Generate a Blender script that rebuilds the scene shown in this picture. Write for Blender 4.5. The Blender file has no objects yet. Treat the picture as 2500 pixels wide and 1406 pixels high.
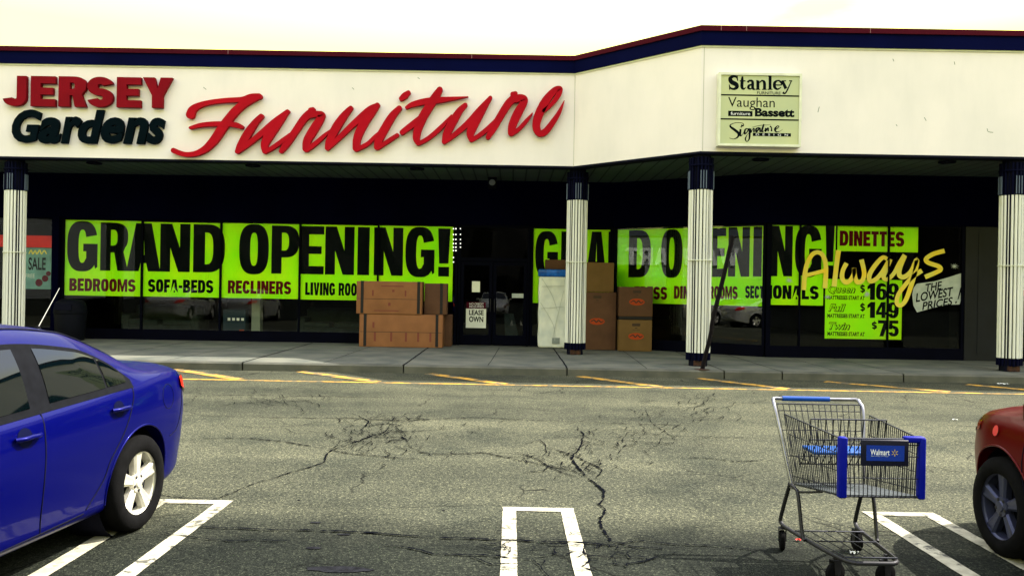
import bpy, bmesh, math, random
import numpy as np
from mathutils import Vector, Matrix
from mathutils.geometry import tessellate_polygon

random.seed(7)
S = bpy.context.scene
R = math.radians
COL = S.collection

# ---------------------------------------------------------------- camera
F = 2100.0 / 2500.0          # focal length over picture width
EYE = 1.65
ROLL = R(1.0)
cam = bpy.data.cameras.new("camera")
cam.sensor_width = 36.0
cam.lens = 36.0 * F
cam.clip_start = 0.05
cam.clip_end = 2000
camo = bpy.data.objects.new("camera", cam)
COL.objects.link(camo)
camo.matrix_world = Matrix.Translation((0, 0, EYE)) @ Matrix.Rotation(R(90), 4, 'X') @ Matrix.Rotation(ROLL, 4, 'Z')
S.camera = camo

# ---------------------------------------------------------------- light
SUN = Vector((0.84, 0.29, 1.0)).normalized()
EL = math.asin(SUN.z)
AZ = math.atan2(SUN.x, SUN.y)
S.view_settings.view_transform = 'Standard'
S.view_settings.look = 'None'
S.view_settings.exposure = 2.08
S.view_settings.gamma = 1.0
S.view_settings.use_curve_mapping = False

w = bpy.data.worlds.new("World")
S.world = w
w.use_nodes = True
nt = w.node_tree
for n in list(nt.nodes):
    nt.nodes.remove(n)
out = nt.nodes.new('ShaderNodeOutputWorld')
bg = nt.nodes.new('ShaderNodeBackground')
sky = nt.nodes.new('ShaderNodeTexSky')
sky.sky_type = 'NISHITA'
sky.sun_disc = False
sky.sun_elevation = EL
sky.sun_rotation = AZ
sky.dust_density = 3.0
tc = nt.nodes.new('ShaderNodeTexCoord')
sz = nt.nodes.new('ShaderNodeSeparateXYZ')
nt.links.new(tc.outputs['Generated'], sz.inputs[0])
mp = nt.nodes.new('ShaderNodeMapping')
mp.inputs['Scale'].default_value = (1, 1, 3.2)
ns = nt.nodes.new('ShaderNodeTexNoise')
ns.inputs['Scale'].default_value = 2.2
ns.inputs['Detail'].default_value = 7
rp = nt.nodes.new('ShaderNodeValToRGB')
rp.color_ramp.elements[0].position = 0.36
rp.color_ramp.elements[0].color = (0.1, 0.1, 0.1, 1)
rp.color_ramp.elements[1].position = 0.62
rp.color_ramp.elements[1].color = (0.97, 0.97, 0.97, 1)
mx = nt.nodes.new('ShaderNodeMixRGB')
cc = nt.nodes.new('ShaderNodeValToRGB')               # cream haze low down, whiter cloud overhead
cc.color_ramp.elements[0].position = 0.30
cc.color_ramp.elements[0].color = (0.575, 0.565, 0.150, 1)
cc.color_ramp.elements[1].position = 0.62
cc.color_ramp.elements[1].color = (0.60, 0.59, 0.60, 1)
cs = nt.nodes.new('ShaderNodeVectorMath'); cs.operation = 'SCALE'
cs.inputs['Scale'].default_value = 10.0
nt.links.new(tc.outputs['Generated'], mp.inputs['Vector'])
nt.links.new(mp.outputs['Vector'], ns.inputs['Vector'])
nt.links.new(ns.outputs['Fac'], rp.inputs['Fac'])
hz = nt.nodes.new('ShaderNodeMapRange')               # cloud bank thickens towards the horizon
hz.inputs['From Min'].default_value = 0.42
hz.inputs['From Max'].default_value = 0.26
nt.links.new(sz.outputs['Z'], hz.inputs['Value'])
mxm = nt.nodes.new('ShaderNodeMath'); mxm.operation = 'MAXIMUM'
nt.links.new(rp.outputs['Color'], mxm.inputs[0]); nt.links.new(hz.outputs['Result'], mxm.inputs[1])
nt.links.new(mxm.outputs[0], mx.inputs[0])
nt.links.new(sky.outputs['Color'], mx.inputs[1])
nt.links.new(sz.outputs['Z'], cc.inputs['Fac']); nt.links.new(cc.outputs['Color'], cs.inputs[0]); nt.links.new(cs.outputs['Vector'], mx.inputs[2])
nt.links.new(mx.outputs['Color'], bg.inputs['Color'])
bg.inputs['Strength'].default_value = 0.125
nt.links.new(bg.outputs['Background'], out.inputs['Surface'])

sl = bpy.data.lights.new("sun", 'SUN')
sl.energy = 3.3
sl.angle = R(0.5)
sl.color = (1.0, 0.93, 0.80)
so = bpy.data.objects.new("sun", sl)
COL.objects.link(so)
so.rotation_euler = SUN.to_track_quat('Z', 'Y').to_euler()
so.location = (30, 10, 40)

# ---------------------------------------------------------------- picture <-> world
CR, SR = math.cos(ROLL), math.sin(ROLL)
def ray(px, py):
    u = (px - 1250.0) / 2100.0
    v = (703.0 - py) / 2100.0
    return Vector((u * CR - v * SR, 1.0, u * SR + v * CR))
def G(px, py, z=0.0):
    d = ray(px, py)
    t = (z - EYE) / d.z
    return Vector((d.x * t, t, z))
def P(px, py, Y):
    d = ray(px, py)
    return Vector((d.x * Y, Y, EYE + d.z * Y))

class Frame:
    """upright plane: a along u, b up, d outward (towards the street)"""
    def __init__(s, O, u):
        s.O = Vector((O[0], O[1], 0)); s.u = Vector((u[0], u[1], 0)).normalized()
        s.n = Vector((s.u.y, -s.u.x, 0))
    def pt(s, a, b, d=0.0):
        return s.O + s.u * a + Vector((0, 0, b)) + s.n * d
    def ab(s, px, py, d=0.0):
        r = ray(px, py)
        c = Vector((0, 0, EYE))
        o = s.O + s.n * d
        t = (o - c).dot(s.n) / r.dot(s.n)
        p = c + r * t - o
        return (p.dot(s.u), (c + r * t).z)

# ---------------------------------------------------------------- materials
def mat(name, col, rough=0.6, metal=0.0, var=0.0, scale=4.0, bump=0.0, bscale=40.0, coat=0.0, spec=0.22, col2=None, detail=6.0, stretch=None):
    m = bpy.data.materials.new(name)
    m.use_nodes = True
    t = m.node_tree
    b = t.nodes['Principled BSDF']
    b.inputs['Base Color'].default_value = (*col, 1)
    b.inputs['Roughness'].default_value = rough
    b.inputs['Metallic'].default_value = metal
    b.inputs['Specular IOR Level'].default_value = spec
    b.inputs['Coat Weight'].default_value = coat
    b.inputs['Coat Roughness'].default_value = 0.04
    if var or col2 or bump:
        c = t.nodes.new('ShaderNodeTexCoord')
        src = c.outputs['Object']
        if stretch:
            mpn = t.nodes.new('ShaderNodeMapping')
            mpn.inputs['Scale'].default_value = stretch
            t.links.new(src, mpn.inputs['Vector']); src = mpn.outputs['Vector']
    if var or col2:
        n = t.nodes.new('ShaderNodeTexNoise')
        n.inputs['Scale'].default_value = scale
        n.inputs['Detail'].default_value = detail
        t.links.new(src, n.inputs['Vector'])
        r = t.nodes.new('ShaderNodeValToRGB')
        r.color_ramp.elements[0].position = 0.3
        r.color_ramp.elements[1].position = 0.7
        if col2 is None:
            lo = [x * (1 - var) for x in col]; hi = [min(1, x * (1 + var)) for x in col]
        else:
            lo, hi = col2, col
        r.color_ramp.elements[0].color = (*lo, 1)
        r.color_ramp.elements[1].color = (*hi, 1)
        t.links.new(n.outputs['Fac'], r.inputs['Fac'])
        t.links.new(r.outputs['Color'], b.inputs['Base Color'])
    if bump:
        n2 = t.nodes.new('ShaderNodeTexNoise')
        n2.inputs['Scale'].default_value = bscale
        n2.inputs['Detail'].default_value = 5
        t.links.new(src, n2.inputs['Vector'])
        bp = t.nodes.new('ShaderNodeBump')
        bp.inputs['Strength'].default_value = bump
        bp.inputs['Distance'].default_value = 0.01
        t.links.new(n2.outputs['Fac'], bp.inputs['Height'])
        t.links.new(bp.outputs['Normal'], b.inputs['Normal'])
    return m

def asphalt_material():
    m = bpy.data.materials.new("asphalt")
    m.use_nodes = True
    t = m.node_tree; L = t.links; N = t.nodes
    b = N['Principled BSDF']
    b.inputs['Roughness'].default_value = 0.85
    b.inputs['Specular IOR Level'].default_value = 0.05
    c = N.new('ShaderNodeTexCoord')
    def noise(scale, detail=5, rough=0.55, vec=None):
        n = N.new('ShaderNodeTexNoise'); n.inputs['Scale'].default_value = scale
        n.inputs['Detail'].default_value = detail; n.inputs['Roughness'].default_value = rough
        L.new(vec or c.outputs['Object'], n.inputs['Vector']); return n
    def ramp(src, p0, c0, p1, c1):
        r = N.new('ShaderNodeValToRGB')
        r.color_ramp.elements[0].position = p0; r.color_ramp.elements[0].color = (*c0, 1)
        r.color_ramp.elements[1].position = p1; r.color_ramp.elements[1].color = (*c1, 1)
        L.new(src, r.inputs['Fac']); return r
    def mult(a, bb, fac=1.0):
        x = N.new('ShaderNodeMixRGB'); x.blend_type = 'MULTIPLY'; x.inputs[0].default_value = fac
        L.new(a, x.inputs[1]); L.new(bb, x.inputs[2]); return x
    base = ramp(noise(0.35, 6).outputs['Fac'], 0.32, (0.056, 0.060, 0.047), 0.72, (0.104, 0.106, 0.079))
    # stone chips
    v = N.new('ShaderNodeTexVoronoi'); v.inputs['Scale'].default_value = 112
    L.new(c.outputs['Object'], v.inputs['Vector'])
    sep = N.new('ShaderNodeSeparateColor'); L.new(v.outputs['Color'], sep.inputs['Color'])
    chips = ramp(sep.outputs['Red'], 0.0, (0.42, 0.44, 0.44), 1.0, (1.15, 1.12, 1.05))
    e = chips.color_ramp.elements.new(0.86); e.color = (1.06, 1.05, 1.0, 1)
    chips.color_ramp.elements[2].color = (2.6, 2.5, 2.1, 1)
    a = mult(base.outputs['Color'], chips.outputs['Color'])
    fine = ramp(noise(34, 4, 0.7).outputs['Fac'], 0.33, (0.42, 0.45, 0.46), 0.66, (1.28, 1.25, 1.2))
    a = mult(a.outputs['Color'], fine.outputs['Color'])
    # long tonal lanes where cars drive
    lm = N.new('ShaderNodeMapping'); lm.inputs['Scale'].default_value = (.07, .75, 1); L.new(c.outputs['Object'], lm.inputs['Vector'])
    ln = ramp(noise(1.0, 5, .6, lm.outputs['Vector']).outputs['Fac'], .34, (.66, .68, .70), .64, (1.16, 1.15, 1.12))
    a = mult(a.outputs['Color'], ln.outputs['Color'])
    pt = ramp(noise(.9, 8, .66).outputs['Fac'], .30, (.58, .62, .66), .52, (1.05, 1.05, 1.04))
    a = mult(a.outputs['Color'], pt.outputs['Color'])
    # thin random hair cracks
    wv = N.new('ShaderNodeMixRGB'); wv.inputs[0].default_value = 0.22
    L.new(c.outputs['Object'], wv.inputs[1]); L.new(noise(2.2, 6).outputs['Color'], wv.inputs[2])
    vc = N.new('ShaderNodeTexVoronoi'); vc.feature = 'DISTANCE_TO_EDGE'; vc.inputs['Scale'].default_value = 1.15
    L.new(wv.outputs['Color'], vc.inputs['Vector'])
    cr = ramp(vc.outputs['Distance'], 0.002, (0.2, 0.2, 0.22), 0.012, (1, 1, 1))
    msk = ramp(noise(0.55, 3).outputs['Fac'], 0.50, (0, 0, 0), 0.60, (1, 1, 1))
    x = N.new('ShaderNodeMixRGB'); x.blend_type = 'MULTIPLY'
    L.new(msk.outputs['Color'], x.inputs[0]); L.new(a.outputs['Color'], x.inputs[1]); L.new(cr.outputs['Color'], x.inputs[2])
    a = x
    # parking bays darkened by oil, with lens vignetting painted in: own shape with a ragged edge
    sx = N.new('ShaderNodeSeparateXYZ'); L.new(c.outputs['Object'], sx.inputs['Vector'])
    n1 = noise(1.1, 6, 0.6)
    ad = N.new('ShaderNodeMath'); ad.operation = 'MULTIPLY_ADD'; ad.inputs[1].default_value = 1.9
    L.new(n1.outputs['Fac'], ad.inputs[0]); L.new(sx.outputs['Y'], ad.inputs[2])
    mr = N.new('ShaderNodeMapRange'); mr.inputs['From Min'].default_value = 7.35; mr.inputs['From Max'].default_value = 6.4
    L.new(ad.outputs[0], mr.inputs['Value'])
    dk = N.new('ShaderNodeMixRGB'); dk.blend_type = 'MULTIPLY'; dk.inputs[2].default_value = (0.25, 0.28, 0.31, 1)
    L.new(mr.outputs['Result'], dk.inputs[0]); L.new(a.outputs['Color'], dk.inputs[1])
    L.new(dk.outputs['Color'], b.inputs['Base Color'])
    bp = N.new('ShaderNodeBump'); bp.inputs['Strength'].default_value = 0.55; bp.inputs['Distance'].default_value = 0.006
    L.new(v.outputs['Distance'], bp.inputs['Height']); L.new(bp.outputs['Normal'], b.inputs['Normal'])
    return m

def glass_material(name, tint=0.82, refl=1.0, ior=1.45):
    m = bpy.data.materials.new(name); m.use_nodes = True
    t = m.node_tree; N = t.nodes; L = t.links
    N.remove(N['Principled BSDF'])
    o = N['Material Output']
    tr = N.new('ShaderNodeBsdfTransparent'); tr.inputs['Color'].default_value = (tint, tint * 1.0, tint * 0.98, 1)
    gl = N.new('ShaderNodeBsdfGlossy'); gl.inputs['Roughness'].default_value = 0.0
    gl.inputs['Color'].default_value = (0.95, 1, 1, 1)
    fr = N.new('ShaderNodeFresnel'); fr.inputs['IOR'].default_value = ior
    mm = N.new('ShaderNodeMath'); mm.operation = 'MULTIPLY'; mm.inputs[1].default_value = refl
    mix = N.new('ShaderNodeMixShader')
    L.new(fr.outputs['Fac'], mm.inputs[0]); L.new(mm.outputs[0], mix.inputs[0])
    L.new(tr.outputs[0], mix.inputs[1]); L.new(gl.outputs[0], mix.inputs[2]); L.new(mix.outputs[0], o.inputs['Surface'])
    return m

def emit_material(name, col, st):
    m = bpy.data.materials.new(name); m.use_nodes = True
    b = m.node_tree.nodes['Principled BSDF']
    b.inputs['Emission Color'].default_value = (*col, 1); b.inputs['Emission Strength'].default_value = st
    b.inputs['Base Color'].default_value = (*col, 1)
    return m

def soffit_material():
    m = mat("soffit_boards", (0.30, 0.33, 0.31), 0.7)
    t = m.node_tree; N = t.nodes; L = t.links; b = N['Principled BSDF']
    c = N.new('ShaderNodeTexCoord'); s = N.new('ShaderNodeSeparateXYZ'); L.new(c.outputs['Object'], s.inputs[0])
    mu = N.new('ShaderNodeMath'); mu.operation = 'MULTIPLY'; mu.inputs[1].default_value = 3.2; L.new(s.outputs['X'], mu.inputs[0])
    fr = N.new('ShaderNodeMath'); fr.operation = 'FRACT'; L.new(mu.outputs[0], fr.inputs[0])
    gt = N.new('ShaderNodeMath'); gt.operation = 'GREATER_THAN'; gt.inputs[1].default_value = 0.88; L.new(fr.outputs[0], gt.inputs[0])
    n = N.new('ShaderNodeTexNoise'); n.inputs['Scale'].default_value = 1.2; L.new(c.outputs['Object'], n.inputs['Vector'])
    r = N.new('ShaderNodeValToRGB'); r.color_ramp.elements[0].color = (0.035, 0.050, 0.048, 1); r.color_ramp.elements[1].color = (0.075, 0.105, 0.095, 1)
    L.new(n.outputs['Fac'], r.inputs['Fac'])
    mx = N.new('ShaderNodeMixRGB'); mx.inputs[2].default_value = (0.008, 0.011, 0.014, 1)
    L.new(gt.outputs[0], mx.inputs[0]); L.new(r.outputs['Color'], mx.inputs[1]); L.new(mx.outputs['Color'], b.inputs['Base Color'])
    return m

M = {}
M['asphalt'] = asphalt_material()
M['concrete'] = mat("concrete", (0.150, 0.150, 0.122), 0.85, var=0, col2=(0.066, 0.075, 0.068), scale=1.6, bump=0.25, bscale=60, detail=9)
M['joint'] = mat("joint", (0.010, 0.011, 0.014), 1.0, spec=0.0)
def worn(m, lo, hi, under, scale=5.0):
    """paint rubbed through to the asphalt in places"""
    t = m.node_tree; N = t.nodes; L = t.links; b = N['Principled BSDF']
    src = b.inputs['Base Color'].links[0].from_socket
    c = N.new('ShaderNodeTexCoord')
    n1 = N.new('ShaderNodeTexNoise'); n1.inputs['Scale'].default_value = scale; n1.inputs['Detail'].default_value = 12; n1.inputs['Roughness'].default_value = .72
    L.new(c.outputs['Object'], n1.inputs['Vector'])
    r = N.new('ShaderNodeValToRGB'); r.color_ramp.elements[0].position = lo; r.color_ramp.elements[1].position = hi
    L.new(n1.outputs['Fac'], r.inputs['Fac'])
    x = N.new('ShaderNodeMixRGB'); x.inputs[1].default_value = (*under, 1)
    L.new(r.outputs['Color'], x.inputs[0]); L.new(src, x.inputs[2]); L.new(x.outputs['Color'], b.inputs['Base Color'])
M['crack'] = mat("crack", (0.0035, 0.004, 0.006), 1.0, spec=0.0)
M['oil'] = mat("oil", (0.010, 0.0105, 0.013), 0.9, var=0.5, scale=20, spec=.03)
M['white_line'] = mat("white_line", (0.47, 0.45, 0.34), 0.8, col2=(0.25, 0.24, 0.18), scale=9, bump=0.3, bscale=120, detail=10)
M['yellow_line'] = mat("yellow_line", (0.62, 0.33, 0.035), 0.8, col2=(0.40, 0.23, 0.04), scale=10, detail=10)
worn(M['white_line'], .40, .47, (0.075, 0.075, 0.06), 6)
worn(M['yellow_line'], .42, .55, (0.085, 0.082, 0.06), 3.5)
M['stucco'] = mat("stucco", (0.82, 0.765, 0.79), 0.85, col2=(0.75, 0.71, 0.735), scale=0.75, bump=0.12, bscale=90, detail=8)
def streaks(m, amt):
    t = m.node_tree; N = t.nodes; L = t.links; b = N['Principled BSDF']
    src = b.inputs['Base Color'].links[0].from_socket
    c = N.new('ShaderNodeTexCoord'); mp_ = N.new('ShaderNodeMapping'); mp_.inputs['Scale'].default_value = (1.5, 1.5, .42)
    n1 = N.new('ShaderNodeTexNoise'); n1.inputs['Scale'].default_value = 1.4; n1.inputs['Detail'].default_value = 9; n1.inputs['Roughness'].default_value = .65
    L.new(c.outputs['Object'], mp_.inputs['Vector']); L.new(mp_.outputs['Vector'], n1.inputs['Vector'])
    r = N.new('ShaderNodeValToRGB'); r.color_ramp.elements[0].position = .30; r.color_ramp.elements[0].color = (1 - amt, 1 - amt * .9, 1 - amt * .85, 1); r.color_ramp.elements[1].position = .56
    L.new(n1.outputs['Fac'], r.inputs['Fac'])
    x = N.new('ShaderNodeMixRGB'); x.blend_type = 'MULTIPLY'; x.inputs[0].default_value = 1
    L.new(src, x.inputs[1]); L.new(r.outputs['Color'], x.inputs[2]); L.new(x.outputs['Color'], b.inputs['Base Color'])
streaks(M['stucco'], .05)
M['navy'] = mat("navy_metal", (0.0012, 0.0022, 0.030), 0.7, spec=.02, var=0.2, scale=0.8)
M['maroon'] = mat("maroon_metal", (0.055, 0.004, 0.012), 0.7, spec=.03, var=0.2, scale=0.6)
M['soffit'] = soffit_material()
M['bulkhead'] = mat("bulkhead", (0.0009, 0.0011, 0.0105), 0.9, var=0.3, scale=0.8, spec=0.0)
M['frame'] = mat("frame", (0.0010, 0.0013, 0.006), 0.7, var=0.2, scale=3, spec=0.03)
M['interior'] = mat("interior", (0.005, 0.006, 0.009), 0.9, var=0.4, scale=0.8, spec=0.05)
M['glass'] = glass_material("shop_glass", 0.98, 1.0, 1.34)
M['glass_bright'] = glass_material("shop_glass_clear", 0.98, 1.0, 1.52)
M['white_metal'] = mat("white_metal", (0.74, 0.745, 0.70), 0.45, col2=(0.60, 0.62, 0.60), scale=3, stretch=(1, 1, 0.25), detail=8)
M['core'] = mat("core", (0.003, 0.0035, 0.012), 0.85, spec=.1)
M['lime'] = mat("lime_paper", (0.56, 1.0, 0.004), 0.7, col2=(0.33, 0.97, 0.004), scale=1.3, spec=0.1, detail=3)
def wrinkle(m, sc, st):
    t = m.node_tree; N = t.nodes; L = t.links
    c = N.new('ShaderNodeTexCoord'); mp_ = N.new('ShaderNodeMapping'); mp_.inputs['Scale'].default_value = (1.0, 1, .35)
    n1 = N.new('ShaderNodeTexNoise'); n1.inputs['Scale'].default_value = sc; n1.inputs['Detail'].default_value = 3; n1.inputs['Distortion'].default_value = 1.2
    L.new(c.outputs['Object'], mp_.inputs['Vector']); L.new(mp_.outputs['Vector'], n1.inputs['Vector'])
    bp = N.new('ShaderNodeBump'); bp.inputs['Strength'].default_value = st; bp.inputs['Distance'].default_value = .05
    L.new(n1.outputs['Fac'], bp.inputs['Height']); L.new(bp.outputs['Normal'], N['Principled BSDF'].inputs['Normal'])
wrinkle(M['lime'], 2.4, 1.0)
M['ink'] = mat("ink", (0.002, 0.004, 0.006), 0.8, spec=0.05)
M['red_ink'] = mat("red_ink", (0.10, 0.004, 0.012), 0.8, spec=0.05)
M['red_letter'] = mat("red_letter", (0.36, 0.003, 0.012), 0.6, spec=.05, var=0.12, scale=2.5)
M['crimson'] = mat("crimson_letter", (0.19, 0.003, 0.010), 0.6, spec=.04, var=0.15, scale=2)
M['teal_letter'] = mat("dark_letter", (0.0008, 0.004, 0.007), 0.7, spec=.02, var=0.2, scale=3)
M['letter_side'] = mat("letter_side", (0.10, 0.025, 0.04), 0.5)
M['cardboard'] = mat("cardboard", (0.245, 0.105, 0.045), 0.85, col2=(0.19, 0.08, 0.034), scale=3, bump=0.15, bscale=30, detail=8)
M['cardboard_b'] = mat("cardboard_dark", (0.105, 0.05, 0.028), 0.85, col2=(0.08, 0.038, 0.022), scale=3, detail=8)
M['cardboard_c'] = mat("cardboard_tan", (0.15, 0.085, 0.030), 0.85, col2=(0.12, 0.068, 0.024), scale=3, detail=8)
M['strap'] = mat("strap", (0.012, 0.01, 0.012), 0.5)
M['print'] = mat("print", (0.16, 0.045, 0.03), 0.8)
M['print_dark'] = mat("print_dark", (0.05, 0.03, 0.02), 0.8)
M['orange'] = mat("orange_print", (0.34, 0.045, 0.008), 0.8)
M['plastic_wrap'] = mat("plastic_wrap", (0.80, 0.81, 0.78), 0.22, col2=(0.56, 0.60, 0.62), scale=3.2, bump=0.6, bscale=7, detail=8)
M['blue_wrap'] = mat("blue_wrap", (0.01, 0.10, 0.50), 0.25, var=0.4, scale=8, bump=0.6, bscale=12)
M['white_paper'] = mat("white_paper", (0.72, 0.74, 0.70), 0.8, var=0.06, scale=6)
M['grey_paper'] = mat("grey_paint", (0.50, 0.54, 0.55), 0.8, col2=(0.36, 0.41, 0.43), scale=7, detail=8)
M['yellow_paint'] = mat("yellow_paint", (0.95, 0.66, 0.03), 0.75, col2=(0.74, 0.72, 0.16), scale=2.6, detail=5)
M['teal_poster'] = mat("teal_poster", (0.16, 0.34, 0.36), 0.7, var=0.25, scale=4)
M['red_band'] = mat("red_band", (0.66, 0.012, 0.008), 0.6, var=0.15, scale=3)
M['rust'] = mat("rust", (0.07, 0.028, 0.016), 0.9, col2=(0.02, 0.014, 0.014), scale=18, detail=8)
M['post'] = mat("post", (0.008, 0.006, 0.008), 0.8, spec=.15, var=0.4, scale=12)
M['bin'] = mat("bin", (0.003, 0.0036, 0.008), 0.7, spec=.08, var=0.2, scale=4)
M['sign_face'] = mat("sign_face", (0.50, 0.53, 0.31), 0.45, col2=(0.43, 0.48, 0.31), scale=1.5)
M['sign_frame'] = mat("sign_frame", (0.66, 0.68, 0.58), 0.35, var=0.1, scale=5)
M['blue_paint'] = mat("blue_paint", (0.0002, 0.0009, 0.080), 0.32, metal=0.3, coat=0.22, spec=.04)
M['red_paint'] = mat("red_paint", (0.075, 0.0002, 0.0010), 0.28, metal=0.25, coat=0.10, spec=.1)
M['silver_paint'] = mat("silver_paint", (0.62, 0.62, 0.60), 0.3, metal=0.5, coat=1.0)
M['black_paint'] = mat("black_paint", (0.015, 0.015, 0.018), 0.3, coat=1.0)
M['car_glass'] = mat("car_glass", (0.0006, 0.002, 0.0026), 0.02, spec=0.42, coat=0.0)
M['black_trim'] = mat("black_trim", (0.0045, 0.005, 0.007), 0.8, spec=.04, var=0.2, scale=20)
M['rubber'] = mat("rubber", (0.0035, 0.0035, 0.004), 0.9, spec=.06, var=0.3, scale=15, bump=0.2, bscale=60)
M['alloy'] = mat("alloy", (0.70, 0.68, 0.60), 0.32, metal=0.55, var=0.06, scale=9)
M['dark_metal'] = mat("dark_metal", (0.03, 0.03, 0.035), 0.5, metal=0.5)
M['lamp_red'] = mat("lamp_red", (0.65, 0.015, 0.01), 0.12, coat=1.0)
M['lamp_clear'] = mat("lamp_clear", (0.10, 0.05, 0.05), 0.1, coat=1.0)
M['lamp_amber'] = mat("lamp_amber", (0.25, 0.03, 0.004), 0.15, coat=1.0)
M['reflection_pink'] = mat("reflection_pink", (0.55, 0.05, 0.06), 0.2, coat=1.0)
M['chrome_wire'] = mat("chrome_wire", (0.03, 0.032, 0.042), 0.42, metal=0.75, var=0.3, scale=20)
M['tube'] = mat("cart_tube", (0.22, 0.22, 0.25), 0.35, metal=0.8, var=0.2, scale=12)
M['blue_plastic'] = mat("blue_plastic", (0.001, 0.005, 0.22), 0.5, spec=.1, var=0.12, scale=8)
M['light_blue_plastic'] = mat("light_blue_plastic", (0.005, 0.055, 0.30), 0.35, var=0.15, scale=12)
M['grey_plastic'] = mat("grey_plastic", (0.22, 0.25, 0.26), 0.5)
M['sign_blue'] = mat("sign_blue", (0.006, 0.03, 0.26), 0.4)
M['ad_white'] = mat("ad_white", (0.75, 0.78, 0.8), 0.6)
M['spark'] = mat("spark", (0.45, 0.32, 0.06), 0.6)
M['seam'] = mat('seam', (0.25, 0.12, 0.13), .5)
M['panel_joint'] = mat('panel_joint', (0.45, 0.45, 0.4), .8)
M['capital_strip'] = mat('capital_strip', (0.09, 0.12, 0.18), .5)
M['recess'] = mat('recess', (0.001, 0.002, 0.02), .7, spec=.05)
M['cap_navy'] = mat('cap_navy', (0.0006, 0.0012, 0.013), .7, spec=.05)
M['bulb'] = emit_material("bulb", (1.0, 1.0, 0.92), 0.35)
M['sofa'] = mat("sofa", (0.014, 0.024, 0.026), 0.9, var=0.3, scale=5)
M['wood'] = mat("wood", (0.11, 0.06, 0.035), 0.6, var=0.3, scale=5, stretch=(1, 1, 6))
M['pale_post'] = mat("pale_post", (0.20, 0.24, 0.21), 0.8)
M['bark'] = mat("bark", (0.06, 0.05, 0.042), 0.9, var=0.3, scale=6)
M['woods'] = mat("woods", (0.022, 0.020, 0.018), 0.95, col2=(0.008, 0.008, 0.008), scale=0.7, detail=10)
M['far_wall'] = mat("far_wall", (0.20, 0.21, 0.22), 0.85, var=0.12, scale=0.2)
M['far_band'] = mat("far_band", (0.06, 0.07, 0.10), 0.8)

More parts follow.
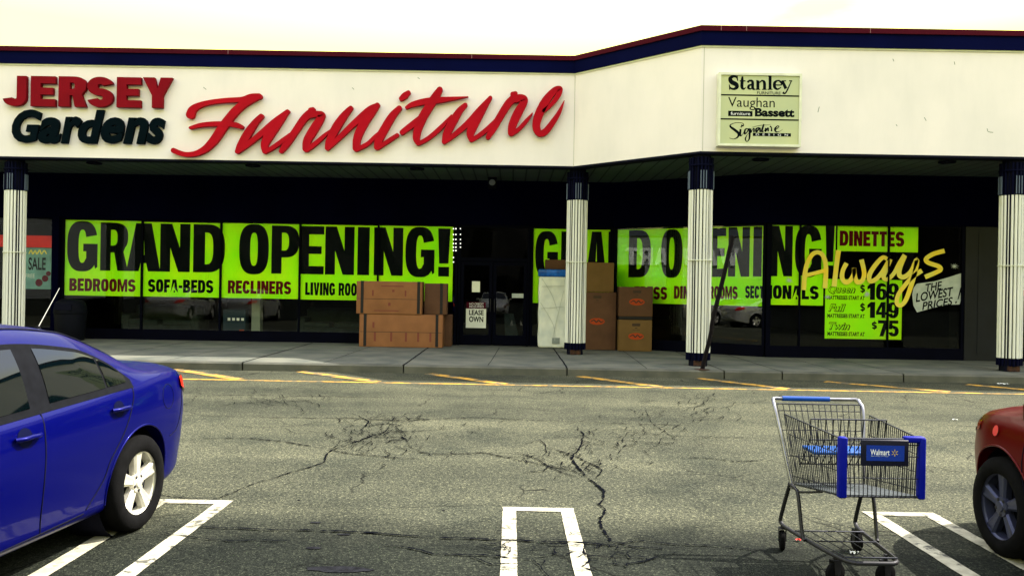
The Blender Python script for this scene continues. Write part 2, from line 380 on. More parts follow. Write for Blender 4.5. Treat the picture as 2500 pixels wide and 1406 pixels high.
# ---------------------------------------------------------------- mesh builder
class MB:
    def __init__(s): s.v = []; s.f = []
    def add(s, vs, fs):
        o = len(s.v)
        s.v += [tuple(x) for x in vs]
        s.f += [tuple(i + o for i in f) for f in fs]
        return s
    def box(s, x0, x1, y0, y1, z0, z1):
        vs = [(x0, y0, z0), (x1, y0, z0), (x1, y1, z0), (x0, y1, z0), (x0, y0, z1), (x1, y0, z1), (x1, y1, z1), (x0, y1, z1)]
        return s.add(vs, [(0, 3, 2, 1), (4, 5, 6, 7), (0, 1, 5, 4), (1, 2, 6, 5), (2, 3, 7, 6), (3, 0, 4, 7)])
    def fbox(s, fr, a0, a1, b0, b1, d0, d1):
        vs = [fr.pt(a, b, d) for d in (d1, d0) for b in (b0, b1) for a in (a0, a1)]
        # order: d1:(a0b0,a1b0,a0b1,a1b1) d0:(...)
        return s.add(vs, [(0, 1, 3, 2), (5, 4, 6, 7), (4, 0, 2, 6), (1, 5, 7, 3), (2, 3, 7, 6), (4, 5, 1, 0)])
    def bevbox(s, x0, x1, y0, y1, z0, z1, r):
        bm = bmesh.new()
        bmesh.ops.create_cube(bm, size=1.0)
        for v in bm.verts:
            v.co = Vector(((x0 + x1) / 2 + v.co.x * (x1 - x0), (y0 + y1) / 2 + v.co.y * (y1 - y0), (z0 + z1) / 2 + v.co.z * (z1 - z0)))
        bmesh.ops.bevel(bm, geom=list(bm.edges), offset=r, segments=3, affect='EDGES', profile=0.5)
        bm.verts.index_update()
        s.add([v.co.copy() for v in bm.verts], [[v.index for v in f.verts] for f in bm.faces])
        bm.free(); return s
    def tube(s, pts, r, n=8, closed=False, caps=True):
        pts = [Vector(p) for p in pts]
        k = len(pts)
        rs = r if isinstance(r, (list, tuple)) else [r] * k
        up = None; vs = []
        for i, p in enumerate(pts):
            a = pts[(i - 1) % k] if (closed or i > 0) else p
            b = pts[(i + 1) % k] if (closed or i < k - 1) else p
            t = (b - a)
            if t.length < 1e-9: t = Vector((0, 0, 1))
            t.normalize()
            if up is None:
                up = Vector((0, 0, 1)) if abs(t.z) < 0.9 else Vector((1, 0, 0))
            x = up - t * up.dot(t)
            if x.length < 1e-5: x = t.orthogonal()
            x.normalize(); up = x; y = t.cross(x)
            for j in range(n):
                an = 2 * math.pi * j / n
                vs.append(p + (x * math.cos(an) + y * math.sin(an)) * rs[i])
        fs = []
        for i in range(k if closed else k - 1):
            for j in range(n):
                a = i * n + j; b = i * n + (j + 1) % n; c = ((i + 1) % k) * n
                fs.append((a, b, c + (j + 1) % n, c + j))
        if caps and not closed:
            fs.append(tuple(range(n))[::-1]); fs.append(tuple((k - 1) * n + j for j in range(n)))
        return s.add(vs, fs)
    def lathe(s, prof, n=32, axis='Z', c=(0, 0, 0)):
        vs = []; k = len(prof)
        for (r, h) in prof:
            for j in range(n):
                a = 2 * math.pi * j / n
                if axis == 'Z': q = (c[0] + r * math.cos(a), c[1] + r * math.sin(a), c[2] + h)
                else: q = (c[0] + r * math.cos(a), c[1] + h, c[2] + r * math.sin(a))
                vs.append(q)
        fs = []
        for i in range(k - 1):
            for j in range(n):
                q = (i * n + j, i * n + (j + 1) % n, (i + 1) * n + (j + 1) % n, (i + 1) * n + j)
                fs.append(q if axis == 'Z' else q[::-1])
        return s.add(vs, fs)
    def prism(s, loops, fr, d0, d1, back=False):
        """loops of (a,b) on a Frame, front at d1, back at d0"""
        loops = [[tuple(p) for p in l] for l in loops]
        flat = [p for l in loops for p in l]
        tris = tessellate_polygon([[Vector((p[0], p[1], 0)) for p in l] for l in loops])
        o = len(flat)
        vs = [fr.pt(a, b, d1) for a, b in flat]
        fs = []
        for t in tris:
            (x0, y0), (x1, y1), (x2, y2) = (flat[i] for i in t)
            ar = (x1 - x0) * (y2 - y0) - (x2 - x0) * (y1 - y0)
            if abs(ar) < 1e-12: continue
            fs.append(tuple(t) if ar > 0 else (t[0], t[2], t[1]))
        if abs(d1 - d0) > 1e-6:
            vs += [fr.pt(a, b, d0) for a, b in flat]
            k = 0
            for l in loops:
                n = len(l)
                for i in range(n):
                    j = (i + 1) % n
                    fs.append((k + i, k + i + o, k + j + o, k + j))
                k += n
        return s.add(vs, fs)
    def mesh(s, name, m, smooth=None):
        me = bpy.data.meshes.new(name)
        me.from_pydata(s.v, [], s.f)
        me.materials.append(m)
        if smooth:
            me.polygons.foreach_set('use_smooth', [True] * len(me.polygons))
            me.set_sharp_from_angle(angle=R(smooth))
        me.update()
        return me
    def build(s, name, m, parent=None, smooth=None):
        o = bpy.data.objects.new(name, s.mesh(name, m, smooth))
        COL.objects.link(o)
        if parent is not None: adopt(o, parent)
        return o

def adopt(o, parent):
    o.parent = parent
    if parent.type == 'EMPTY':
        o.matrix_parent_inverse = Matrix.LocRotScale(parent.location, parent.rotation_euler, None).inverted()
    return o
def tag(o, label=None, cat=None, group=None, kind=None):
    if label: o['label'] = label
    if cat: o['category'] = cat
    if group: o['group'] = group
    if kind: o['kind'] = kind
    return o
def thing(name, label, cat, loc=(0, 0, 0), group=None):
    o = bpy.data.objects.new(name, None)
    o.location = loc; o.empty_display_size = 0.2
    COL.objects.link(o)
    return tag(o, label, cat, group)
def kids(o): return [c for c in COL.objects if c.parent == o]
def copy_tree(o, parent=None):
    c = o.copy(); COL.objects.link(c)
    if parent is not None: c.parent = parent
    for k in kids(o): copy_tree(k, c)
    return c

# ---------------------------------------------------------------- lettering
def sup(cx, cy, rx, ry, t, p=2.6):
    c, s_ = math.cos(t), math.sin(t)
    return (cx + rx * math.copysign(abs(c) ** (2 / p), c), cy + ry * math.copysign(abs(s_) ** (2 / p), s_))
def arc(cx, cy, rx, ry, a0, a1, n=16, p=2.6):
    return [sup(cx, cy, rx, ry, R(a0 + (a1 - a0) * i / n), p) for i in range(n + 1)]
def nib(path, sx, by):
    """closed outline of a centre line drawn with an elliptical nib"""
    l, r = [], []
    for i, (x, y) in enumerate(path):
        a = path[max(i - 1, 0)]; b = path[min(i + 1, len(path) - 1)]
        tx, ty = b[0] - a[0], b[1] - a[1]
        q = math.hypot(tx / sx, ty / by) or 1
        nx, ny = -ty / by / q, tx / sx / q
        l.append((x + nx * sx / 2, y + ny * by / 2)); r.append((x - nx * sx / 2, y - ny * by / 2))
    return l + r[::-1]
def glyph(ch, s=0.34, b=0.2):
    """heavy block capital in the unit square; list of layers, each a list of loops"""
    p = 2.7
    h = 0.5
    if ch == 'I': return [[[(0, 0), (1, 0), (1, 1), (0, 1)]]]
    if ch == '-': return [[[(0, .34), (1, .34), (1, .55), (0, .55)]]]
    if ch == '!': return [[[(.12, .27), (.88, .27), (1, 1), (0, 1)]], [[(.06, 0), (.94, 0), (.94, .2), (.06, .2)]]]
    if ch == 'E': return [[[(0, 0), (1, 0), (1, b), (s, b), (s, h - b * .45), (.9, h - b * .45), (.9, h + b * .5), (s, h + b * .5), (s, 1 - b), (1, 1 - b), (1, 1), (0, 1)]]]
    if ch == 'F': return [[[(0, 0), (s, 0), (s, h - b * .6), (.9, h - b * .6), (.9, h + b * .4), (s, h + b * .4), (s, 1 - b), (1, 1 - b), (1, 1), (0, 1)]]]
    if ch == 'L': return [[[(0, 0), (1, 0), (1, b), (s, b), (s, 1), (0, 1)]]]
    if ch == 'T': return [[[(.5 - s / 2, 0), (.5 + s / 2, 0), (.5 + s / 2, 1 - b), (1, 1 - b), (1, 1), (0, 1), (0, 1 - b), (.5 - s / 2, 1 - b)]]]
    if ch == 'N': return [[[(0, 0), (s * .92, 0), (s * .92, .50), (1 - s * 1.05, 0), (1, 0), (1, 1), (1 - s * .92, 1), (1 - s * .92, .50), (s * 1.05, 1), (0, 1)]]]
    if ch == 'M':
        q = s * .78
        return [[[(0, 0), (q, 0), (q, .58), (.5 - q * .35, 0), (.5 + q * .35, 0), (1 - q, .58), (1 - q, 0), (1, 0), (1, 1), (1 - q * 1.25, 1), (.5, .42), (q * 1.25, 1), (0, 1)]]]
    if ch == 'A':
        return [[[(0, 0), (s * .98, 0), (s * .98 + .055, .17), (1 - s * .98 - .055, .17), (1 - s * .98, 0), (1, 0), (.5 + s * .62, 1), (.5 - s * .62, 1)],
                 [(s + .10, .34), (.5, .78), (1 - s - .10, .34)]]]
    if ch == 'V': return [[[(.5 - s * .55, 0), (.5 + s * .55, 0), (1, 1), (1 - s, 1), (.5, .3), (s, 1), (0, 1)]]]
    if ch == 'W':
        q = s * .8
        return [[[(.2, 0), (.2 + q, 0), (.5, .55), (.8 - q, 0), (.8, 0), (1, 1), (1 - q, 1), (.74, .42), (.5 + q * .4, 1), (.5 - q * .4, 1), (.26, .42), (q, 1), (0, 1)]]]
    if ch == 'Y': return [[[(.5 - s / 2, 0), (.5 + s / 2, 0), (.5 + s / 2, .40), (1, 1), (1 - s * 1.1, 1), (.5, .62), (s * 1.1, 1), (0, 1), (.5 - s / 2, .40)]]]
    if ch == 'O': return [[arc(.5, .5, .5, .5, 0, 352, 44, p), arc(.5, .5, .5 - s, .5 - b, 0, 352, 44, p)]]
    if ch == 'D':
        return [[[(0, 0)] + arc(.42, .5, .58, .5, -90, 90, 24, p) + [(0, 1)],
                 [(s, b)] + arc(.42, .5, .58 - s, .5 - b, -90, 90, 20, p) + [(s, 1 - b)]]]
    if ch == 'P':
        return [[[(0, 0), (s, 0), (s, .34)] + arc(.45, .67, .55, .33, -90, 90, 20, p) + [(0, 1)],
                 [(s, .34 + b * .85)] + arc(.45, .67, .55 - s, .33 - b * .85, -90, 90, 16, p) + [(s, 1 - b * .85)]]]
    if ch == 'R':
        return [[[(0, 0), (s, 0), (s, .38), (.50, .38), (1 - s * 1.02, 0), (1, 0), (.83, .40)] + arc(.45, .705, .54, .295, -40, 90, 18, p) + [(0, 1)],
                 [(s, .38 + b * .85)] + arc(.45, .69, .53 - s, .31 - b * .85, -90, 90, 14, p) + [(s, 1 - b * .85)]]]
    if ch == 'B':
        return [[[(0, 0)] + arc(.45, .27, .55, .27, -90, 62, 16, p) + arc(.45, .75, .5, .25, -55, 90, 14, p) + [(0, 1)],
                 [(s, b * .85)] + arc(.45, .275, .55 - s, .275 - b * .85, -90, 90, 12, p) + [(s, .55 - b * .85)],
                 [(s, .55 + b * .2)] + arc(.45, .74, .5 - s, .24 - b * .85 + .02, -90, 90, 12, p) + [(s, 1 - b * .85)]]]
    if ch == 'C':
        return [[arc(.5, .5, .5, .5, 22, 338, 40, p) + arc(.5, .5, .5 - s, .5 - b, 332, 28, 36, p)]]
    if ch == 'G':
        return [[arc(.5, .5, .5, .5, 20, 318, 40, p) + [(.93, .06), (1, .09), (1, .55), (.53, .55), (.53, .40), (1 - s, .40), (1 - s, .26)] +
                 arc(.5, .5, .5 - s, .5 - b, 312, 27, 36, p)]]
    if ch == 'U':
        return [[[(0, 1)] + arc(.5, .36, .5, .36, 180, 360, 24, p) + [(1, 1), (1 - s, 1)] + arc(.5, .36, .5 - s, .36 - b, 360, 180, 20, p) + [(s, 1)]]]
    if ch == 'J':
        c = arc(.5 - .02, .30, .5 - s / 2, .30 - b / 2, 190, 360, 22, 2.4)
        return [[nib(c + [(1 - s / 2 - .02, .5), (1 - s / 2 - .02, 1)], s, b)]]
    if ch == 'S' or ch == '$':
        ry = (.5 - b / 2) / 2
        q = arc(.5, .5 + ry, .5 - s / 2, ry, 14, 258, 26, 2.2) + arc(.5, .5 - ry, .5 - s / 2, ry, 78, -166, 26, 2.2)
        o = [[nib(q, s, b)]]
        if ch == '$': o.append([[(.43, -.1), (.57, -.1), (.57, 1.1), (.43, 1.1)]])
        return o
    if ch == '1': return [[[(.34, 0), (.95, 0), (.95, 1), (.45, 1), (.02, .80), (.02, .60), (.34, .68)]]]
    if ch == '4': return [[[(.50, 0), (.86, 0), (.86, .2), (1, .2), (1, .38), (.86, .38), (.86, 1), (.44, 1), (0, .40), (0, .2), (.50, .2)], [(.27, .38), (.5, .38), (.5, .70)]]]
    if ch == '7': return [[[(.16, 0), (.56, 0), (1, .82), (1, 1), (0, 1), (0, .80), (.55, .80)]]]
    if ch == '5':
        q = [(.9, 1 - b / 2), (.22, 1 - b / 2)]
        return [[[(.05, 1), (.95, 1), (.95, .81), (.38, .81), (.36, .66), (.30, .44), (.03, .47)]],
                [nib([(.2, .54), (.35, .62)] + arc(.5, .33, .5 - s / 2, .33 - b / 2, 85, -165, 28, 2.3), s, b)]]
    if ch == '6' or ch == '9':
        ring = [arc(.5, .335, .5, .335, 0, 350, 36, 2.4), arc(.5, .335, .5 - s, .335 - b * .8, 0, 350, 30, 2.4)]
        hook = [nib(arc(.5, .5, .5 - s / 2, .5 - b / 2, 28, 200, 26, 2.4), s, b)]
        if ch == '9': ring = [[(1 - x, 1 - y) for x, y in l] for l in ring]; hook = [[(1 - x, 1 - y) for x, y in l] for l in hook]
        return [ring, hook]
    return []
WID = {'I': .46, '-': .5, '!': .48, 'M': 1.3, 'W': 1.35, 'E': .85, 'L': .82, 'F': .82, 'T': .86, '1': .75, 'J': .9}
def glyph_into(mb, ch, fr, a0, a1, b0, b1, d0, d1, s=0.34, b=0.2):
    for k, loops in enumerate(glyph(ch, s, b)):
        e = 0.0004 * k
        mb.prism([[(a0 + x * (a1 - a0), b0 + y * (b1 - b0)) for x, y in l] for l in loops], fr, d0, d1 + e)
def word_into(mb, txt, fr, a0, a1, b0, b1, d0, d1, s=0.34, b=0.2, gap=.13):
    ws = [(.45 if c == ' ' else WID.get(c, 1.0)) for c in txt]
    tot = sum(ws) + gap * (len(txt) - 1)
    x = 0
    for c, wd in zip(txt, ws):
        if c != ' ':
            glyph_into(mb, c, fr, a0 + (a1 - a0) * x / tot, a0 + (a1 - a0) * (x + wd) / tot, b0, b1, d0, d1, min(.95, s / wd) if c != 'I' else s, b)
        x += wd + gap
def pword(mb, txt, fr, p0, p1, d, th=0.002, **k):
    """word between lower-left and upper-right picture points, lying on a frame"""
    a0, b0 = fr.ab(*p0, d); a1, b1 = fr.ab(*p1, d)
    word_into(mb, txt, fr, a0, a1, b0, b1, d - 0.0015, d + th, **k)

def font_into(mb, txt, fr, a0, a1, b0, b1, d0, d1, bold=0.0, shear=0.0, rot=0.0, space=1.0, keep=False):
    """text in Blender's own built-in face fitted to a rectangle on a frame"""
    cu = bpy.data.curves.new("t", 'FONT')
    cu.body = txt; cu.size = 1.0; cu.offset = bold; cu.shear = shear; cu.space_character = space
    cu.resolution_u = 4
    o = bpy.data.objects.new("t", cu); COL.objects.link(o)
    dg = bpy.context.evaluated_depsgraph_get(); dg.update()
    me = bpy.data.meshes.new_from_object(o.evaluated_get(dg))
    vs = [v.co.copy() for v in me.vertices]
    fs = [tuple(p.vertices) for p in me.polygons]
    bpy.data.objects.remove(o); bpy.data.curves.remove(cu); bpy.data.meshes.remove(me)
    x0 = min(v.x for v in vs); x1 = max(v.x for v in vs); y0 = min(v.y for v in vs); y1 = max(v.y for v in vs)
    cx, cy = (a0 + a1) / 2, (b0 + b1) / 2
    cr, sr = math.cos(rot), math.sin(rot)
    pts = []
    for v in vs:
        a = a0 + (v.x - x0) / (x1 - x0) * (a1 - a0) - cx; b = b0 + (v.y - y0) / (y1 - y0) * (b1 - b0) - cy
        pts.append((cx + a * cr - b * sr, cy + a * sr + b * cr))
    n = len(pts)
    if d1 - d0 < 0.004:
        return mb.add([fr.pt(a, b, d1) for a, b in pts], fs)
    ed = {}
    for f in fs:
        for i in range(len(f)):
            e = (f[i], f[(i + 1) % len(f)]); ed[e] = ed.get(e, 0) + 1
    side = [(b_, a_, a_ + n, b_ + n) for (a_, b_) in ed if (b_, a_) not in ed]
    return mb.add([fr.pt(a, b, d1) for a, b in pts] + [fr.pt(a, b, d0) for a, b in pts], fs + side)
def pfont(mb, txt, fr, p0, p1, d, th=0.002, d0=None, **k):
    a0, b0 = fr.ab(*p0, d); a1, b1 = fr.ab(*p1, d)
    return font_into(mb, txt, fr, a0, a1, b0, b1, d if d0 is None else d0, d + th, **k)

def spline(pts, per=6):
    """Catmull-Rom through tuples of any length"""
    pts = [tuple(map(float, p)) for p in pts]
    if len(pts) < 3: return pts
    q = [pts[0]] + pts + [pts[-1]]; o = []
    for i in range(1, len(q) - 2):
        p0, p1, p2, p3 = (np.array(q[i + k]) for k in (-1, 0, 1, 2))
        for j in range(per):
            t = j / per
            o.append(tuple(.5 * (2 * p1 + (p2 - p0) * t + (2 * p0 - 5 * p1 + 4 * p2 - p3) * t * t + (3 * p1 - p0 - 3 * p2 + p3) * t ** 3)))
    o.append(pts[-1]); return o
def brush(mb, pts, fr, d0, d1, round_caps=True, per=7):
    """stroke with varying width; pts = (a, b, width)"""
    q = spline(pts, per)
    if round_caps:
        def cap(p, nx):
            p = np.array(p); t = p[:2] - np.array(nx)[:2]; t /= (np.linalg.norm(t) or 1)
            o = []
            for an in (25, 50, 70, 84):
                o.append((p[0] + t[0] * p[2] / 2 * math.sin(R(an)), p[1] + t[1] * p[2] / 2 * math.sin(R(an)), p[2] * math.cos(R(an))))
            return o
        q = cap(q[0], q[1])[::-1] + q + cap(q[-1], q[-2])
    l, r = [], []
    for i, (x, y, wd) in enumerate(q):
        a = q[max(i - 1, 0)]; b = q[min(i + 1, len(q) - 1)]
        tx, ty = b[0] - a[0], b[1] - a[1]; k = math.hypot(tx, ty) or 1
        l.append((x - ty / k * wd / 2, y + tx / k * wd / 2)); r.append((x + ty / k * wd / 2, y - tx / k * wd / 2))
    n = len(q)
    vs = [fr.pt(a, b, d1) for a, b in l] + [fr.pt(a, b, d1) for a, b in r]
    fs = [(i, i + n, i + n + 1, i + 1) for i in range(n - 1)]
    if d1 - d0 > 0.003:
        vs += [fr.pt(a, b, d0) for a, b in l] + [fr.pt(a, b, d0) for a, b in r]
        for i in range(n - 1):
            fs.append((i, i + 1, i + 1 + 2 * n, i + 2 * n)); fs.append((i + n, i + 3 * n, i + 1 + 3 * n, i + 1 + n))
        fs.append((0, 2 * n, 3 * n, n)); fs.append((n - 1, 2 * n - 1, 4 * n - 1, 3 * n - 1))
    mb.add(vs, fs)
def pbrush(mb, pts, fr, conv, d0, d1, **k):
    """pts = (x, y, w) in an enlargement; conv(x, y, w) -> picture px"""
    o = []
    for (x, y, wd) in pts:
        X, Y, W = conv(x, y, wd)
        a, b = fr.ab(X, Y, d1); a2, _ = fr.ab(X + W, Y, d1)
        o.append((a, b, abs(a2 - a)))
    brush(mb, o, fr, d0, d1, **k)

# ---------------------------------------------------------------- world frame of the shop
CURB = 16.3; KERB_H = 0.15
YA, YR = 19.5, 17.1                   # fascia planes, recessed and forward
KX, CX = 1.35, 3.69                   # kink and corner of the fascia
ZF0, ZF1, ZT = 4.43, 6.53, 6.91
WA, WC = 22.3, 20.0                   # shop window planes
BX0, BX1 = 2.62, 5.92
FA = Frame((0, YA), (1, 0)); FR = Frame((0, YR), (1, 0))
WFA = Frame((0, WA), (1, 0)); WFB = Frame((BX0, WA), (BX1 - BX0, WC - WA)); WFC = Frame((0, WC), (1, 0))
LB = math.hypot(BX1 - BX0, WC - WA)

# ---------------------------------------------------------------- ground
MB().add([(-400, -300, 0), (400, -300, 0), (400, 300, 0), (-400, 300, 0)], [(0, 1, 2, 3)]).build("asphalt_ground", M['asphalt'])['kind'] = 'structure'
sw = MB()
sw.add([(-60, CURB + .03, KERB_H), (60, CURB + .03, KERB_H), (60, 40, KERB_H), (-60, 40, KERB_H)], [(0, 1, 2, 3)])
sw.build("sidewalk", M['concrete'])['kind'] = 'structure'
jx = [-14.2, -11.1, -8.1, -5.08, -2.03, 1.07, 4.05, 5.15, 7.45, 9.9, 12.9, 16]
kb = MB()
edges = [-60] + jx + [60]
for a, b in zip(edges[:-1], edges[1:]):
    a += .012; b -= .012
    kb.add([(a, CURB, 0), (b, CURB, 0), (b, CURB, .125), (a, CURB, .125), (a, CURB + .03, .153), (b, CURB + .03, .153), (a, CURB + .19, .153), (b, CURB + .19, .153)],
           [(0, 1, 2, 3), (3, 2, 5, 4), (4, 5, 7, 6)])
kb.build("kerb", mat("kerb_concrete", (0.105, 0.104, 0.085), 0.85, col2=(0.052, 0.055, 0.048), scale=2.4, bump=.3, bscale=50))['kind'] = 'structure'
jm = MB()
def flat_ribbon(mb, pts, ws, z):
    vs = []; n = len(pts)
    for i, p in enumerate(pts):
        a = pts[max(i - 1, 0)]; b = pts[min(i + 1, n - 1)]
        t = Vector((b[0] - a[0], b[1] - a[1])); t.normalize() if t.length else None
        wd = ws[i] if isinstance(ws, list) else ws
        vs.append((p[0] - t.y * wd / 2, p[1] + t.x * wd / 2, z)); vs.append((p[0] + t.y * wd / 2, p[1] - t.x * wd / 2, z))
    mb.add(vs, [(2 * i, 2 * i + 1, 2 * i + 3, 2 * i + 2) for i in range(n - 1)])
for x in jx:
    pts = [(x + random.uniform(-.008, .008), y) for y in np.linspace(CURB - .004, 22, 14)]
    flat_ribbon(jm, pts, .03 if x in (-2.03, 1.07, -5.08) else .018, .158)
for x in (-.45, 2.6, -3.6, -6.6, 6.3):
    pts = [(x + random.uniform(-.006, .006) + (y - 16) * .03, y) for y in np.linspace(CURB + .2, 21.5, 12)]
    flat_ribbon(jm, pts, .012, .158)
jm.build("sidewalk_joints", M['joint'])['kind'] = 'structure'

# painted lines
wl = MB()
def quad_line(mb, x0, y0, x1, y1, wd, z):
    n = max(2, int(math.hypot(x1 - x0, y1 - y0) / .12))
    pts = [(x0 + (x1 - x0) * i / n, y0 + (y1 - y0) * i / n) for i in range(n + 1)]
    flat_ribbon(mb, pts, [wd * random.uniform(.93, 1.05) for _ in pts], z)
def bay_mark(xl, xr, ytop, wd=.108):
    # one outline: two legs and the bar, as a single ragged sheet
    h = wd / 2
    mb = wl
    def leg(xc):
        n = 60; pts = [(xc + random.uniform(-.0015, .0015), 1.5 + (ytop - .11 - 1.5) * i / n) for i in range(n + 1)]
        flat_ribbon(mb, pts, [wd * random.uniform(.98, 1.02) for _ in pts], .005)
    leg(xl); leg(xr)
    pts = [(xl - h + (xr - xl + wd) * i / 12, ytop - .055 + random.uniform(-.003, .003)) for i in range(13)]
    flat_ribbon(mb, pts, .112, .006)
bay_mark(-2.61, -2.135, 6.52)
bay_mark(.01, .44, 6.47, .10)
bay_mark(2.735, 3.17, 6.52)
wl.build("white_bay_lines", M['white_line'])['kind'] = 'structure'
yl = MB()
quad_line(yl, -16, 14.68, 16, 14.58, .13, .005)
for (p, q) in (((415, 900), (575, 931)), ((720, 905), (915, 936)), ((1030, 910), (1232, 941)), ((1390, 916), (1612, 945)), ((1705, 924), (1930, 952)), ((2015, 932), (2330, 960)), ((2360, 939), (2640, 966))):
    a = G(*p); b = G(*q)
    if a.y > CURB - .02: a = b + (a - b) * ((CURB - .05 - b.y) / (a.y - b.y))
    quad_line(yl, a.x, a.y, b.x, max(b.y, 14.72), .23, .008)
yl.build("yellow_kerb_lines", M['yellow_line'])['kind'] = 'structure'

# cracks traced on the ground, then roughened
ck = MB()
def crack(px, wd, seed, amp=.035, sub=4):
    rnd = random.Random(seed)
    pts = [G(*p) for p in px]; pts = [(p.x, p.y) for p in pts]
    for k in range(sub):
        o = [pts[0]]
        for a, b in zip(pts[:-1], pts[1:]):
            L = math.hypot(b[0] - a[0], b[1] - a[1])
            if L > .03:
                m = amp * min(1, L * 1.6)
                o.append(((a[0] + b[0]) / 2 + rnd.uniform(-m, m), (a[1] + b[1]) / 2 + rnd.uniform(-m, m)))
            o.append(b)
        pts = o
    n = len(pts); ws = [wd * (rnd.choice((.15, .5, .8, 1, 1.2, 1.7))) * min(1, .35 + 3 * i / n, .35 + 3 * (n - 1 - i) / n) for i in range(n)]
    flat_ribbon(ck, pts, ws, .009 + seed * .00002)
C = [
 ([(1360, 1100), (1400, 1125), (1438, 1172), (1475, 1200), (1462, 1232), (1478, 1246), (1466, 1265), (1476, 1300), (1490, 1322), (1540, 1335), (1620, 1342)], .028),
 ([(1200, 1110), (1290, 1128), (1400, 1150), (1440, 1170)], .020),
 ([(1260, 1105), (1340, 1140), (1420, 1168)], .018),
 ([(1405, 1040), (1425, 1062), (1420, 1085), (1400, 1110), (1405, 1135), (1430, 1160)], .024),
 ([(1410, 1060), (1470, 1078), (1530, 1076), (1600, 1082)], .022),
 ([(1330, 1092), (1390, 1110), (1430, 1128), (1470, 1148)], .022),
 ([(1440, 1130), (1470, 1150), (1455, 1170)], .018),
 ([(1580, 1000), (1600, 1040), (1640, 1065), (1760, 1068), (1890, 1070)], .018),
 ([(1660, 1118), (1740, 1120), (1790, 1127), (1890, 1124)], .028),
 ([(440, 1072), (600, 1070), (700, 1080), (800, 1095)], .030),
 ([(450, 968), (600, 965), (760, 968), (980, 972)], .030),
 ([(450, 978), (620, 985), (800, 975)], .018),
 ([(450, 1015), (660, 1020), (860, 1022), (1000, 1028), (1150, 1020), (1290, 1026), (1400, 1030)], .030),
 ([(1400, 1030), (1520, 1035), (1700, 1040)], .015),
 ([(600, 1190), (680, 1165), (790, 1130), (810, 1100), (880, 1075), (940, 1055), (960, 1030)], .022),
 ([(800, 1098), (850, 1108), (920, 1114), (1040, 1122)], .028),
 ([(930, 1050), (975, 1055), (1040, 1052), (1090, 1048)], .026),
 ([(860, 1085), (900, 1068), (980, 1068), (1000, 1085)], .024),
 ([(990, 1085), (1030, 1105), (1080, 1110), (1180, 1106), (1240, 1118), (1300, 1112)], .024),
 ([(900, 1040), (945, 1035), (985, 1040)], .03),
 ([(600, 1190), (520, 1220), (480, 1230)], .014),
 ([(400, 1285), (600, 1292), (800, 1298), (1050, 1312), (1240, 1320), (1420, 1326), (1620, 1340)], .026),
 ([(380, 1300), (560, 1322), (700, 1322)], .022),
 ([(940, 1332), (1030, 1345), (1060, 1355), (1180, 1356), (1300, 1368)], .022),
 ([(1130, 1355), (1200, 1380), (1290, 1378)], .016),
 ([(1430, 1330), (1425, 1350), (1440, 1370), (1420, 1385), (1460, 1400)], .020),
 ([(1440, 1368), (1520, 1382), (1580, 1370), (1650, 1350)], .018),
 ([(1300, 1365), (1330, 1400), (1345, 1420)], .012),
 ([(1500, 1332), (1560, 1320), (1640, 1330), (1760, 1335), (1880, 1345)], .018),
 ([(1950, 985), (1905, 965), (1840, 985), (1700, 985), (1550, 978)], .014),
 ([(2330, 1078), (2400, 1084), (2480, 1090)], .02),
 ([(2240, 990), (2180, 975)], .014),
 ([(1560, 990), (1640, 1000), (1720, 992)], .014),
 ([(860, 1010), (900, 1030), (880, 1050), (930, 1070)], .02),
 ([(1280, 1085), (1320, 1075), (1335, 1105), (1310, 1120)], .012),
 ([(500, 1040), (640, 1045), (760, 1040)], .012),
]
for i, (px, wd) in enumerate(C): crack(px, wd * .72, i)
rc = random.Random(5)
for i in range(330):      # crazing round the two broken-up spots
    cx, cy = rc.choice([(935, 1058), (1430, 1098), (880, 1090), (1640, 1010), (1700, 1000), (950, 1040), (1380, 1130), (700, 975), (1100, 1040), (1560, 1060), (1250, 1340), (1480, 1350)])
    x = cx + rc.gauss(0, 62); y = cy + rc.gauss(0, 19)
    a = rc.uniform(0, 6.28); l = rc.uniform(15, 55)
    crack([(x, y), (x + l * math.cos(a), y + l * .3 * math.sin(a)), (x + l * 1.8 * math.cos(a + .5), y + l * .5 * math.sin(a + .5))], rc.choice((.006, .008, .008, .011)), 60 + i, sub=3)
ck.build("pavement_cracks", M['crack'])['kind'] = 'structure'
ol = MB()
def blob(cx, cy, rx, ry, z, seed):
    r_ = random.Random(seed); n = 40; k = [r_.uniform(.75, 1.15) for _ in range(n)]
    k = [(k[i - 1] + k[i] + k[(i + 1) % n]) / 3 for i in range(n)]
    ol.add([(cx, cy, z)] + [(cx + rx * k[i] * math.cos(6.2832 * i / n), cy + ry * k[i] * math.sin(6.2832 * i / n), z) for i in range(n)],
           [(0, 1 + i, 1 + (i + 1) % n) for i in range(n)])
for i, (x, y, rx, ry) in enumerate(((830, 1390, .19, .055), (765, 1338, .05, .03), (770, 1276, .04, .02), (840, 1305, .05, .02), (730, 1221, .012, .012), (1083, 1246, .012, .012), (905, 1300, .03, .015))):
    p = G(x, y); blob(p.x, p.y, rx, ry, .0042 + i * .0001, i)
ol.build("oil_stains", M['oil'])['kind'] = 'structure'

